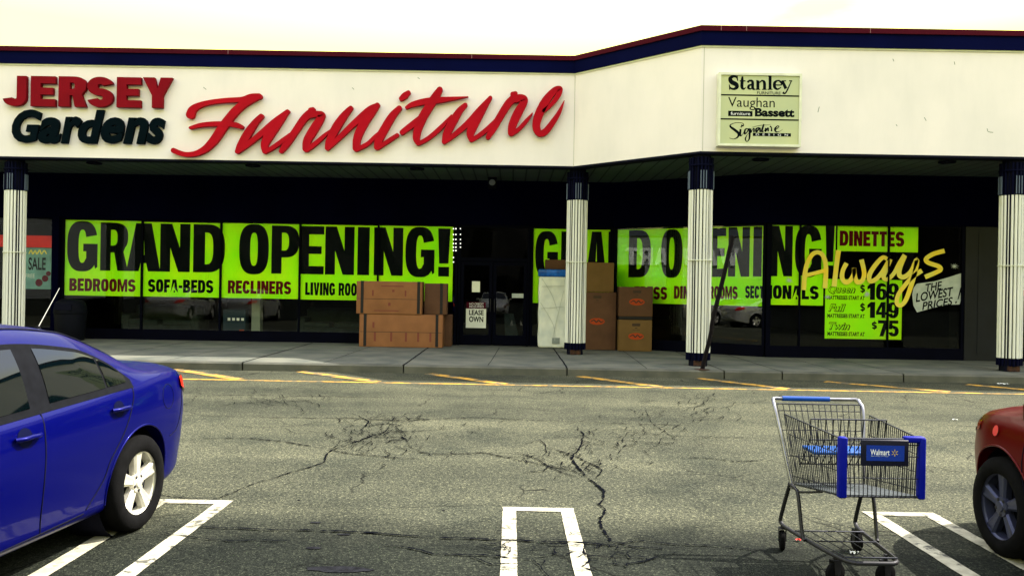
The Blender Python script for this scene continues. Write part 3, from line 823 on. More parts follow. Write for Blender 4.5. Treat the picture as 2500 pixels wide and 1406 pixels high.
# ---------------------------------------------------------------- the building
B = thing("strip_mall_building", "long cream and navy strip mall shopfront with columns and dark glazing", "building", (0, 22, 0))
def extrude_path(mb, path, z0, z1, th, proud=0.0):
    """wall along a street-side path; thickness goes inwards, proud pushes it out"""
    n = len(path)
    nrm = []
    for i in range(n - 1):
        t = Vector((path[i + 1][0] - path[i][0], path[i + 1][1] - path[i][1])).normalized()
        nrm.append(Vector((t.y, -t.x)))
    def off(i, d):
        if i == 0: m = nrm[0]; return Vector(path[0]) + m * d
        if i == n - 1: return Vector(path[-1]) + nrm[-1] * d
        m = (nrm[i - 1] + nrm[i]); m = m / m.dot(nrm[i]); return Vector(path[i]) + m * d
    f = [off(i, proud) for i in range(n)]; k = [off(i, -th) for i in range(n)]
    for i in range(n - 1):
        a, b, c, d = f[i], f[i + 1], k[i + 1], k[i]
        vs = [(p.x, p.y, z) for z in (z0, z1) for p in (a, b, c, d)]
        fs = [(0, 1, 5, 4), (4, 5, 6, 7), (3, 2, 1, 0), (2, 3, 7, 6)]
        if i == 0: fs.append((3, 0, 4, 7))
        if i == n - 2: fs.append((1, 2, 6, 5))
        mb.add(vs, fs)
FP = [(-60, YA), (KX, YA), (CX, YR), (60, YR)]
q = MB(); extrude_path(q, FP, ZF0, ZF1, .3); q.build("fascia", M['stucco'], B)
q = MB(); extrude_path(q, FP, ZF1, ZT - .105, .34, .05); q.build("parapet_band", M['navy'], B)
q = MB(); extrude_path(q, FP, ZT - .105, ZT, .36, .085); cop = q.build("coping", M['maroon'], B)
q = MB()
for x in (-24, -18, -12.3, -6.5, -1, 4.05, 4.55, 7.0, 12, 18): 
    Yp = YA if x < KX else YR
    MB().box(x - .006, x + .006, Yp - .0885, Yp - .08, ZT - .10, ZT - .002).build("coping_seam", M['seam'], cop)
q = MB()      # thin light drip edge under the navy band
extrude_path(q, FP, ZF1 - .035, ZF1 - .002, .0, .022); q.build("drip_edge", M['sign_frame'], B)
q = MB()      # dark trim under the fascia
extrude_path(q, FP, ZF0 - .045, ZF0 - .002, .3, .012); q.build("fascia_trim", M['core'], B)
q = MB()      # panel joints of the fascia
for (x, Yp) in ((KX - .004, YA), (CX + .05, YR)):
    MB().box(x - .006, x + .006, Yp - .004, Yp + .001, ZF0 + .01, ZF1 - .04).build("panel_joint", M['panel_joint'], B)
for k, pts in enumerate(([(860, 215), (864, 219)], [(497, 214), (503, 219)], [(2000, 262), (1997, 274)], [(2257, 288), (2261, 295)], [(2188, 305), (2190, 308)], [(2180, 145), (2182, 150)], [(2410, 315), (2413, 322), (2424, 324)], [(1640, 245), (1641, 252)], [(1020, 190), (1024, 193)], [(2330, 152), (2331, 158)])):
    f_ = FR if pts[0][0] > 1703 else FA
    q = MB(); brush(q, [(*f_.ab(x, y + (0 if k != 7 else 0), .001), .014) for x, y in pts], f_, .001, .0012)
    if k != 7: q.build("scuff_mark", M['pale_post'], B)
# roof and upper shell
q = MB()
q.add([(-60, YA + .3, 6.6), (KX, YA + .3, 6.6), (CX, YR + .3, 6.6), (60, YR + .3, 6.6), (60, 60, 6.6), (-60, 60, 6.6)], [(0, 1, 4, 5), (1, 2, 3, 4)])
q.build("roof", mat("roofing", (0.2, 0.2, 0.2), .9, var=.2, scale=1), B)
SP = [(-60, WA), (BX0, WA), (BX1, WC), (60, WC)]
q = MB()
zs = ZF0 - .02
q.add([(-60, YA + .3, zs), (KX - .1, YA + .3, zs), (CX - .1, YR + .3, zs), (60, YR + .3, zs), (60, WC + .3, zs), (BX1, WC + .3, zs), (BX0, WA + .3, zs), (-60, WA + .3, zs)],
      [(0, 7, 6, 1), (1, 6, 5, 2), (2, 5, 4, 3)])
soff = q.build("soffit", M['soffit'], B)
q = MB(); extrude_path(q, SP, 3.26, zs - .003, .25, .10); q.build("bulkhead", M['bulkhead'], B)
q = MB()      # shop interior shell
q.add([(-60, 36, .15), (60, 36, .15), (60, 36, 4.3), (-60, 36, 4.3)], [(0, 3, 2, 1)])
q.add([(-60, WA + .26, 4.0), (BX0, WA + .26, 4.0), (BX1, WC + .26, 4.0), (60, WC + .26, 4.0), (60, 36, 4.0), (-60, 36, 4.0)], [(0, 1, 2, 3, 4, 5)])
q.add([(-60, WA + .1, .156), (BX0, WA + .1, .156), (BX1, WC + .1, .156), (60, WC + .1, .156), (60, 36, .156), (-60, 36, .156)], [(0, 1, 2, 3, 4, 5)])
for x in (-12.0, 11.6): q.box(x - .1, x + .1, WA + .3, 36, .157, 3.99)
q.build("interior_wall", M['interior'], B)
# downlights in the soffit
for (px, py) in ((230, 397), (617, 403), (1018, 411), (1857, 388), (2312, 394)):
    p = P(px, py, 20); d = ray(px, py); t = (zs - EYE) / d.z
    cx, cy = d.x * t, t
    q = MB(); q.lathe([(.17, -.03), (.17, .0), (.13, .0), (.12, -.012), (.02, -.012)], 24, c=(cx, cy, zs - .004))
    q.build("downlight", M['core'], soff, 40)

# shop window bands: frame, panes, mullions
DOOR0 = WFA.ab(1118, 700)[0]; DOOR1 = WFA.ab(1293, 700)[0]
def window_band(fr, a0, a1, mull, sill=.42, top=3.30, mw=.05, gm='glass'):
    w_ = MB()
    w_.fbox(fr, a0, a1, .15, sill, -.07, .05)                       # kick plate
    w_.fbox(fr, a0, a1, top - .07, top, -.07, .045)
    xs = [a0 + .03] + list(mull) + [a1 - .03]
    for i, x in enumerate(xs):
        hw = mw / 2 if 0 < i < len(xs) - 1 else .03
        w_.fbox(fr, x - hw, x + hw, sill, top - .07, -.06, .04)
    wo = w_.build("window", M['frame'], B)
    for x0, x1 in zip(xs[:-1], xs[1:]):
        MB().add([fr.pt(x0 + .01, sill - .01, 0), fr.pt(x1 - .01, sill - .01, 0), fr.pt(x1 - .01, top - .05, 0), fr.pt(x0 + .01, top - .05, 0)], [(0, 1, 2, 3)]).build("pane", M[gm], wo)
    return wo
A = lambda px: WFA.ab(px, 700)[0]
Cc = lambda px: WFC.ab(px, 700)[0]
window_band(WFA, A(150), DOOR0 - .02, [A(346), A(538), A(731), A(922)], mw=.045)
window_band(WFA, -60, A(132), [A(-420), A(-150)])
window_band(WFA, DOOR1 + .02, BX0 - .03, [])
window_band(WFB, .03, LB - .03, [], gm='glass_bright')
window_band(WFC, BX1 + .03, Cc(2352), [Cc(1952), Cc(2168)], mw=.03)
window_band(WFC, Cc(2440), 60, [Cc(2700)])
q = MB(); q.fbox(WFA, A(132) + .01, A(150) - .01, .15, 3.28, -.1, .16); q.build("pilaster", M['bulkhead'], B)
q = MB(); q.fbox(WFC, Cc(2352) + .01, Cc(2440) - .01, .15, 3.28, -.1, .06)
q.fbox(WFC, Cc(2384), Cc(2415), .3, 3.1, .06, .07); q.build("pilaster", mat("pilaster_paint", (0.006, 0.007, 0.012), .6, var=.3, scale=2, spec=.2), B)
for j, (fr, a) in enumerate(((WFA, BX0 - .015), (WFC, BX1 + .015))):
    q = MB(); c = fr.pt(a, 0, .02); q.box(c.x - .032, c.x + .032, c.y - .032, c.y + .032, .15, 3.28); q.build("corner_post", M['frame'], B)
# door set
dt = 2.33
q = MB()
q.fbox(WFA, DOOR0, DOOR0 + .06, .15, 3.28, -.07, .06); q.fbox(WFA, DOOR1 - .06, DOOR1, .15, 3.28, -.07, .06)
q.fbox(WFA, DOOR0 + .06, DOOR1 - .06, 3.2, 3.28, -.07, .06); q.fbox(WFA, DOOR0 + .06, DOOR1 - .06, dt, dt + .09, -.07, .06)
df = q.build("door_frame", M['frame'], B)
MB().add([WFA.pt(DOOR0 + .05, dt + .08, 0), WFA.pt(DOOR1 - .05, dt + .08, 0), WFA.pt(DOOR1 - .05, 3.22, 0), WFA.pt(DOOR0 + .05, 3.22, 0)], [(0, 1, 2, 3)]).build("transom_pane", M['glass'], df)
mid = A(1203)
for s_, (a0, a1) in enumerate(((DOOR0 + .07, mid - .01), (mid + .01, DOOR1 - .07))):
    q = MB()
    st = .085
    q.fbox(WFA, a0, a0 + st, .17, dt - .01, -.03, .03); q.fbox(WFA, a1 - st, a1, .17, dt - .01, -.03, .03)
    q.fbox(WFA, a0 + st, a1 - st, .17, .42, -.03, .03); q.fbox(WFA, a0 + st, a1 - st, dt - .11, dt - .01, -.03, .03)
    do = q.build("door", M['frame'], B)
    MB().add([WFA.pt(a0 + st - .01, .41, 0), WFA.pt(a1 - st + .01, .41, 0), WFA.pt(a1 - st + .01, dt - .1, 0), WFA.pt(a0 + st - .01, dt - .1, 0)], [(0, 1, 2, 3)]).build("pane", M['glass'], do)
    hx = a1 - st * .5 if s_ == 0 else a0 + st * .5
    q = MB(); q.tube([WFA.pt(hx, 1.03, .03), WFA.pt(hx, 1.05, .075), WFA.pt(hx, 1.33, .075), WFA.pt(hx, 1.35, .03)], .012)
    q.build("handle", M['dark_metal'], do, 40)

# columns
def column(x, y):
    shaft = MB(); core = MB(); cap = MB(); capl = MB()
    core.lathe([(.001, .15), (.185, .15), (.185, zs - .004), (.001, zs - .004)], 24, c=(x, y, 0))
    def ringtubes(mb, z0, z1, r_out=0.0, n=12):
        """fluted panels on four sides of a round shaft, single tubes on the diagonals"""
        for k in range(4):
            for an, rad, rr in ((-27, .207, .0235), (-9.3, .214, .0255), (9.3, .214, .0255), (27, .207, .0235), (45, .205, .010)):
                t_ = R(-90 + 90 * k + an)
                px_, py_ = x + (rad + r_out) * math.cos(t_), y + (rad + r_out) * math.sin(t_)
                mb.tube([(px_, py_, z0), (px_, py_, z1)], rr, n)
    ringtubes(shaft, .42, 3.68)
    # mid joint band of each face panel
    so_ = shaft.build("column", M['white_metal'], B, 40)
    j = MB(); j.lathe([(.18, 2.262), (.245, 2.262), (.245, 2.278), (.18, 2.278)], 32, c=(x, y, 0)); j.build("joint_band", M['sign_frame'], so_)
    core.build("core", M['core'], so_)
    ringtubes(cap, 3.685, 4.33, .006); cap.lathe([(.18, 4.16), (.252, 4.16), (.252, 4.19), (.18, 4.19)], 32, c=(x, y, 0)); 
    cap.build("capital", M['cap_navy'], so_, 40)
    for k in range(4):
        c, s_ = math.cos(k * math.pi / 2), math.sin(k * math.pi / 2)
        for i in range(3):
            a = -.054 + .054 * i
            MB().tube([(x + a * c + .243 * s_, y + a * s_ - .243 * c, 3.70), (x + a * c + .243 * s_, y + a * s_ - .243 * c, 4.06)], .011, 6).build("capital_strip", M['capital_strip'], so_)
    bs = MB(); ringtubes(bs, .27, .415, .008); bs.build("base_ring", M['cap_navy'], so_, 40)
    ft = MB(); ft.bevbox(x - .12, x + .12, y - .185, y + .16, .152, .268, .02); ft.build("foot", M['rust'], so_)
YCA, YCR = YA + .3, YR + .26
for px, py, Y in ((36, 600, YCA), (1406, 700, YCA), (1707, 700, YCR), (2467, 700, YCR)):
    p = P(px, py, Y); column(p.x, Y)

# ---------------------------------------------------------------- fascia signs
def z1(x, y): return (x * .36, y * .36 + 100)
t = thing("block_letter_sign", "crimson block capitals reading JERSEY high on the cream fascia", "sign", FA.pt(-9, 5.6, 0))
for ch, x0, x1 in (('J', 7, 65), ('E', 74, 135), ('R', 142, 211), ('S', 212, 276), ('E', 284, 344), ('Y', 347, 421)):
    ytop = 186 + (x0 - 7) * .013; ybot = 258.5 + (x0 - 7) * .013
    a0, b0 = FA.ab(x0, ybot, .12); a1, b1 = FA.ab(x1, ytop, .12)
    q = MB(); glyph_into(q, ch, FA, a0, a1, b0, b1, .02, .12, .40 if ch != 'Y' else .36, .24)
    q.build("letter", M['crimson'], t)
t = thing("italic_letter_sign", "dark teal bold italic letters reading Gardens under the crimson capitals", "sign", FA.pt(-9, 4.8, 0))
GX = [('G', 28, 100, 268, 348), ('a', 92, 148, 287, 350), ('r', 148, 199, 285, 350), ('d', 189, 254, 269, 350), ('e', 245, 303, 287, 350), ('n', 300, 361, 287, 351), ('s', 356, 402, 288, 352)]
for ch, x0, x1, y0, y1 in GX:
    q = MB(); pfont(q, ch, FA, (x0, y1), (x1, y0), .10, 0.0, d0=.02, bold=.04, shear=.22)
    q.build("letter", M['teal_letter'], t)
t = thing("script_letter_sign", "large bright red script letters reading Furniture across the cream fascia", "sign", FA.pt(-3, 5.3, 0))
c5 = lambda x, y, wd: (x / 5 + 400, y / 5 + 180, wd / 5)
c6 = lambda x, y, wd: (x * .208 + 880, y * .208 + 180, wd * .208)
SCR = [
 (c5, [[(320, 500, 105), (345, 440, 90), (420, 390, 68), (560, 350, 56), (750, 326, 56), (950, 315, 62), (1060, 283, 70), (1160, 278, 72)],
       [(1120, 300, 62), (1000, 352, 88), (885, 440, 98), (775, 570, 104), (690, 690, 108), (600, 820, 100), (500, 920, 82), (385, 975, 64), (270, 986, 58), (180, 965, 62), (115, 938, 64)],
       [(318, 662, 34), (450, 627, 50), (620, 612, 58), (780, 614, 56), (880, 628, 64), (945, 650, 50)]]),
 (c5, [[(1185, 520, 60), (1110, 600, 78), (1020, 730, 100), (935, 880, 92), (893, 950, 56)],
       [(900, 955, 44), (1000, 880, 56), (1180, 735, 70), (1350, 595, 84), (1508, 462, 50)],
       [(1495, 475, 50), (1385, 610, 96), (1285, 745, 112), (1228, 860, 92), (1232, 945, 70)],
       [(1235, 952, 50), (1330, 900, 52), (1450, 815, 54), (1540, 745, 44)]]),
 (c5, [[(1430, 945, 58), (1500, 850, 80), (1600, 705, 82), (1700, 560, 88), (1770, 490, 92)],
       [(1790, 445, 60), (1820, 435, 50)],
       [(1780, 500, 84), (1880, 492, 72), (1925, 515, 82), (1845, 650, 104), (1750, 810, 98), (1732, 915, 84)],
       [(1740, 928, 60), (1850, 850, 54), (1960, 752, 42), (2035, 685, 14)]]),
 (c5, [[(2280, 420, 56), (2200, 510, 84), (2105, 650, 104), (2020, 820, 88), (1992, 910, 56)],
       [(1995, 918, 44), (2120, 800, 58), (2300, 625, 70), (2500, 450, 84), (2600, 390, 60)],
       [(2605, 385, 62), (2540, 460, 96), (2440, 600, 108), (2360, 780, 96), (2345, 910, 84)],
       [(2350, 925, 54), (2480, 860, 50), (2580, 765, 44), (2650, 705, 36)]]),
 (c6, [[(455, 405, 60), (370, 500, 86), (285, 640, 96), (215, 770, 94), (190, 862, 68)],
       [(205, 872, 46), (310, 800, 50), (430, 722, 46)],
       [(478, 292, 56), (520, 258, 72), (562, 222, 50)]]),
 (c6, [[(930, 188, 70), (870, 285, 96), (790, 410, 100), (720, 530, 102), (670, 660, 92), (655, 760, 82), (675, 812, 62)],
       [(685, 818, 46), (800, 755, 50), (950, 625, 50), (1068, 485, 12)],
       [(540, 398, 36), (610, 362, 60), (750, 328, 74), (900, 312, 72), (1080, 293, 42), (1262, 271, 8)],
       [(488, 690, 60), (545, 645, 66), (640, 575, 74), (720, 505, 60)]]),
 (c6, [[(1230, 368, 52), (1160, 440, 76), (1080, 570, 96), (1012, 705, 90), (980, 800, 52)],
       [(985, 806, 42), (1100, 720, 56), (1260, 582, 68), (1400, 432, 78), (1525, 282, 44)],
       [(1515, 295, 46), (1420, 440, 88), (1332, 590, 106), (1290, 700, 92), (1302, 770, 64)],
       [(1310, 778, 46), (1400, 720, 50), (1500, 640, 54), (1600, 535, 40)]]),
 (c6, [[(1497, 745, 56), (1560, 640, 80), (1650, 485, 84), (1740, 345, 88), (1810, 285, 88)],
       [(1785, 240, 52), (1820, 232, 50)],
       [(1820, 295, 90), (1890, 285, 84), (1925, 320, 82), (1850, 455, 102), (1785, 600, 96), (1772, 690, 84)],
       [(1782, 702, 52), (1860, 650, 46), (1955, 545, 42), (2018, 465, 12)]]),
 (c6, [[(2155, 435, 46), (2250, 352, 46), (2325, 245, 60), (2345, 178, 56), (2280, 195, 70), (2175, 320, 98), (2095, 480, 102), (2064, 610, 92), (2098, 695, 78), (2170, 680, 76), (2265, 560, 64), (2335, 450, 46), (2392, 320, 10)]]),
]
for conv, strokes in SCR:
    q = MB()
    for k, st in enumerate(strokes): pbrush(q, st, FA, conv, .02, .13 + .0012 * k)
    q.build("letter", M['red_letter'], t)

# brand panel on the forward fascia
t = thing("panel_sign", "square pale framed sign box with three maker names on the right fascia", "sign", FR.pt(5, 5.4, 0))
a0, b0 = FR.ab(1752, 356, .16); a1, b1 = FR.ab(1958, 181, .16)
q = MB(); q.fbox(FR, a0 + .03, a1 - .03, b0 + .03, b1 - .03, .0, .15); q.build("panel", M['sign_face'], t)
q = MB()
fw = .045
q.fbox(FR, a0, a0 + fw, b0, b1, .002, .175); q.fbox(FR, a1 - fw, a1, b0, b1, .002, .175)
q.fbox(FR, a0 + fw, a1 - fw, b0, b0 + fw, .002, .174); q.fbox(FR, a0 + fw, a1 - fw, b1 - fw, b1, .002, .174)
q.build("frame", M['sign_frame'], t)
c8 = lambda x, y, wd=0: (x * .1387 + 1740, y * .1387 + 170, wd * .1387)
DS = .152
q = MB()
for (y0, y1) in ((462, 470), (885, 893)):
    pts = [c8(120, y0 - 8), c8(1552, y1 - 5)]
    aa, bb = FR.ab(*pts[0][:2], DS); a2, b2 = FR.ab(*pts[1][:2], DS); bb = (bb + b2) / 2
    q.fbox(FR, aa, a2, bb - .014, bb + .014, .15, DS)
q.build("divider_line", M['ink'], t)
q = MB()
def P8(pts, k=0): pbrush(q, [(x, y, wd) for x, y, wd in pts], FR, c8, DS, DS + .0006 * k, round_caps=False, per=5)
# Stanley, drawn stroke by stroke
P8([(440, 205, 8), (420, 140, 30), (365, 122, 44), (310, 160, 66), (330, 220, 78), (410, 265, 78), (425, 315, 62), (370, 345, 40), (310, 325, 30), (290, 262, 8)], 0)
P8([(432, 112, 18), (440, 205, 14)], 1); P8([(292, 270, 14), (297, 360, 16)], 1)
P8([(525, 125, 30), (518, 200, 52), (515, 310, 54), (545, 345, 34), (582, 318, 12)], 0); P8([(476, 205, 22), (577, 205, 22)], 1)
P8([(612, 230, 40), (650, 200, 34), (700, 215, 46), (702, 300, 52), (716, 345, 40), (750, 350, 16)], 0); P8([(695, 265, 22), (640, 285, 40), (628, 325, 44), (665, 345, 26), (700, 315, 14)], 1)
P8([(795, 198, 54), (795, 355, 54)], 0); P8([(765, 200, 18), (800, 200, 18)], 1); P8([(822, 235, 18), (870, 200, 30), (910, 235, 50), (912, 355, 52)], 2); P8([(755, 353, 16), (835, 353, 16)], 3); P8([(870, 353, 16), (950, 353, 16)], 3)
P8([(1010, 110, 52), (1010, 355, 52)], 0); P8([(972, 118, 20), (1012, 118, 20)], 1); P8([(965, 353, 16), (1052, 353, 16)], 1)
P8([(1105, 275, 22), (1210, 272, 22), (1190, 215, 34), (1145, 198, 26), (1092, 235, 50), (1090, 310, 52), (1140, 350, 32), (1205, 315, 14)], 0)
P8([(1225, 205, 50), (1290, 340, 56)], 0); P8([(1385, 205, 18), (1310, 370, 24), (1270, 425, 26), (1235, 405, 44)], 1); P8([(1210, 203, 18), (1290, 203, 18)], 2); P8([(1345, 203, 18), (1400, 203, 18)], 2)
for k, st in enumerate([[(500, 990, 42), (540, 990, 20), (530, 950, 12), (430, 936, 10), (330, 965, 14), (310, 1005, 34), (380, 1060, 46), (455, 1125, 46), (440, 1190, 30), (370, 1225, 12), (295, 1208, 10)],
           [(490, 1050, 34), (485, 1160, 36), (520, 1150, 10), (560, 1080, 8)], [(495, 1020, 26), (505, 1010, 20)],
           [(625, 1045, 14), (575, 1055, 26), (560, 1130, 34), (600, 1110, 18), (640, 1045, 30), (650, 1150, 34), (640, 1230, 24), (600, 1270, 12), (575, 1220, 24), (610, 1150, 8), (660, 1100, 8)],
           [(665, 1040, 30), (668, 1110, 32), (700, 1060, 12), (725, 1040, 26), (725, 1105, 30)], [(815, 1020, 14), (765, 1050, 30), (770, 1100, 30), (830, 1030, 26), (835, 1095, 28), (870, 1070, 8)],
           [(900, 965, 28), (865, 1090, 34), (910, 1080, 8)], [(935, 1030, 26), (925, 1090, 30), (975, 1030, 24), (975, 1090, 26)], [(1010, 1000, 30), (1035, 1030, 20), (1035, 1090, 30)],
           [(1110, 1060, 14), (1165, 1010, 16), (1140, 995, 14), (1095, 1050, 34), (1120, 1100, 22), (1180, 1090, 8), (1230, 1055, 5)], [(690, 1020, 6), (850, 985, 9), (1020, 975, 4)]]):
    P8(st, k % 4)
q.build("script_lettering", M['ink'], t)
def s8(txt, x0, y0, x1, y1, m, name, k=0, **kw):
    q_ = MB(); pfont(q_, txt, FR, c8(x0, y1)[:2], c8(x1, y0)[:2], DS + .0008 * k, 0, **kw); q_.build(name, m, t)
s8("FURNITURE", 780, 395, 1195, 438, M['ink'], "lettering", bold=.01)
s8("Vaughan", 268, 500, 1095, 712, M['ink'], "lettering")
s8("Bassett", 742, 690, 1440, 830, M['ink'], "lettering", bold=.045)
q = MB()
for (x0, y0, x1, y1) in ((272, 735, 702, 822), (706, 1126, 1378, 1172)):
    aa, bb = FR.ab(*c8(x0, y1)[:2], DS); a2, b2 = FR.ab(*c8(x1, y0)[:2], DS); q.fbox(FR, aa, a2, bb, b2, .15, DS)
q.build("name_bar", M['ink'], t)
s8("furniture", 318, 752, 660, 802, M['ad_white'], "lettering", 2)
s8("DESIGN", 760, 1136, 1325, 1163, M['ad_white'], "lettering", 2, space=2.2)

# ---------------------------------------------------------------- banners behind the glass
DB = -.035
def sheet(name, fr, pxs, m, parent, d=DB, th=.003):
    q_ = MB(); q_.prism([[fr.ab(x, y, d) for x, y in pxs][::-1]], fr, d - th, d); return q_.build(name, m, parent)
def rect_sheet(name, fr, p0, p1, m, parent, d=DB, th=.003):
    a0, b0 = fr.ab(*p0, d); a1, b1 = fr.ab(*p1, d)
    q_ = MB(); q_.fbox(fr, a0, a1, b0, b1, d - th, d); return q_.build(name, m, parent)
t = thing("opening_banner", "wide lime green GRAND OPENING banner left of the door", "banner", WFA.pt(-6.5, 1.3, DB))
zt_ = WFA.ab(635, 546, DB)[1]; zb_ = WFA.ab(510, 726, DB)[1]
a0 = WFA.ab(158, 630, DB)[0]; a1 = WFA.ab(1106, 640, DB)[0]
sh = MB(); xs = [a0, A(346), A(538), A(731), A(922), a1]
for i in range(5): sh.fbox(WFA, xs[i] + .004, xs[i + 1] - .004, zb_ + random.uniform(-.01, .01), zt_ + random.uniform(-.01, .01), DB - .003, DB)
sh.build("sheet", M['lime'], t)
zl1 = WFA.ab(620, 550, DB)[1]; zl0 = WFA.ab(620, 667, DB)[1]
DL = DB + .003
for ch, x0, x1 in (('G', 164, 238), ('R', 245, 313), ('A', 309, 392), ('N', 391, 464), ('D', 472, 549), ('O', 584, 656), ('P', 663, 730), ('E', 733, 791), ('N', 794, 865), ('I', 873, 902), ('N', 913, 984), ('G', 990, 1061), ('!', 1069, 1099)):
    q = MB(); c = (x0 + x1) / 2
    aa = WFA.ab(x0, 610, DL)[0]; ab_ = WFA.ab(x1, 610, DL)[0]
    ov = .03 if ch in 'GO' else 0
    glyph_into(q, ch, WFA, aa, ab_, zl0 - ov, zl1 + ov, DL - .002, DL, .37, .17)
    q.build("headline_letter", M['ink'], t)
for txt, x0, x1, y0, y1, m in (("BEDROOMS", 169, 331, 710, 682, 'red_ink'), ("SOFA-BEDS", 361, 521, 713, 684, 'ink'), ("RECLINERS", 556, 711, 716, 687, 'red_ink'), ("LIVING ROOMS", 745, 906, 720, 692, 'ink')):
    q = MB(); pword(q, txt, WFA, (x0, y0), (x1, y1), DL, 0.0, s=.40, b=.22, gap=.09); q.build("word", M[m], t)

t = thing("corner_banner", "lime green GRAND OPENING banner bent round the corner window right of the door", "banner", WFB.pt(1, 1.3, DB))
zt2 = WFA.ab(1400, 560, DB)[1]; zb2 = WFA.ab(1400, 741, DB)[1]
q = MB(); q.fbox(WFA, WFA.ab(1302, 650, DB)[0], BX0 - .05, zb2, zt2, DB - .003, DB); q.build("sheet", M['lime'], t)
ztb = WFB.ab(1640, 558, DB)[1]; zbb = WFB.ab(1640, 742, DB)[1]
q = MB(); q.fbox(WFB, .06, LB - .06, zbb, ztb, DB - .003, DB); q.build("sheet", M['lime'], t)
q = MB(); zc1 = WFC.ab(1950, 550, DB)[1]; zc0 = WFC.ab(1940, 745, DB)[1]; e0 = WFC.ab(2010, 700, DB)[0]; e1 = WFC.ab(2040, 600, DB)[0]; zm = WFC.ab(2020, 672, DB)[1]
q.prism([[(BX1 + .08, zc0), (e0, zc0), (e0, zm), (e1, zm), (e1, zc1), (BX1 + .08, zc1)]], WFC, DB - .003, DB); q.build("sheet", M['lime'], t)
def span(fr, x0, x1, y0, y1): 
    a, b = fr.ab(x0, y1, DL); a2, b2 = fr.ab(x1, y0, DL); return a, a2, b, b2
for fr, ch, x0, x1, y0, y1 in ((WFA, 'G', 1306, 1363, 565, 676), (WFA, 'R', 1369, 1424, 566, 675), (WFA, 'A', 1430, 1482, 566, 676), (WFA, 'N', 1484, 1519, 566, 677),
        (WFB, 'D', 1534, 1590, 561, 677), (WFB, 'O', 1613, 1667, 559, 678), (WFB, 'P', 1680, 1732, 559, 677), (WFB, 'E', 1738, 1773, 556, 676), (WFB, 'N', 1777, 1831, 554, 675), (WFB, 'I', 1838, 1861, 553, 675),
        (WFC, 'N', 1879, 1936, 552, 674), (WFC, 'G', 1940, 2007, 551, 676), (WFC, '!', 2014, 2038, 551, 672)):
    q = MB(); glyph_into(q, ch, fr, *span(fr, x0, x1, y0, y1), DL - .002, DL, .37, .17); q.build("headline_letter", M['ink'], t)
for txt, fr, x0, x1, y0, y1, m in (("DINING", WFB, 1645, 1722, 729, 699, 'red_ink'), ("ROOMS", WFB, 1730, 1801, 729, 699, 'red_ink'), ("TRESS", WFB, 1548, 1629, 730, 700, 'red_ink'), ("SECT", WFB, 1819, 1865, 728, 698, 'ink'), ("IONALS", WFC, 1875, 1999, 729, 698, 'ink')):
    q = MB(); pword(q, txt, fr, (x0, y0), (x1, y1), DL, 0.0, s=.40, b=.22, gap=.09); q.build("word", M[m], t)
t = thing("dinettes_banner", "small lime green banner reading DINETTES in dark red at the upper right", "banner", WFC.pt(8.5, 2.5, DB))
rect_sheet("sheet", WFC, (2044, 613), (2242, 553), M['lime'], t)
q = MB(); pword(q, "DINETTES", WFC, (2050, 600), (2208, 566), DL, 0.0, s=.40, b=.22, gap=.09); q.build("word", M['red_ink'], t)
t = thing("price_banner", "lime green mattress price poster listing 169, 149 and 75 dollars", "banner", WFC.pt(8.2, .7, DB))
rect_sheet("sheet", WFC, (2013, 826), (2203, 684), M['lime'], t)
c7 = lambda x, y, wd=0: (x / 5 + 1900, y / 5 + 580, wd / 5)
def w7(txt, x0, y0, x1, y1, name, m='ink', block=True, k=0, **kw):
    q_ = MB()
    if block: pword(q_, txt, WFC, c7(x0, y1)[:2], c7(x1, y0)[:2], DL + k * .001, 0, **kw)
    else: pfont(q_, txt, WFC, c7(x0, y1)[:2], c7(x1, y0)[:2], DL + k * .001, 0, **kw)
    q_.build(name, M[m], t)
for (txt, x0, y0, y1) in (("169", 1085, 560, 758), ("149", 1085, 790, 978), ("75", 1215, 1012, 1203)):
    w7(txt, x0, y0, 1472, y1, "price", s=.38, b=.19, gap=.06)
for (x0, x1, y0, y1) in ((1000, 1060, 580, 670), (1000, 1060, 805, 895), (1142, 1205, 1030, 1115)): w7("$", x0, y0, x1, y1, "dollar_sign", s=.34, b=.2)
for (y0, y1) in ((714, 754), (936, 976), (1155, 1195)): w7("MATTRESSES START AT", 600, y0, 1056, y1, "small_print", block=False, bold=.03)
for (txt, x0, x1, y0, y1) in (("Queen", 612, 945, 590, 690), ("Full", 612, 828, 812, 905), ("Twin", 615, 880, 1036, 1125)):
    w7(txt, x0, y0, x1, y1, "size_word", block=False, bold=.045, shear=.3)
    q_ = MB(); pfont(q_, txt, WFC, c7(x0 + 6, y1 - 10)[:2], c7(x1 - 12, y0 + 8)[:2], DL + .002, 0, bold=.0, shear=.3); q_.build("size_word", M['lime'], t)

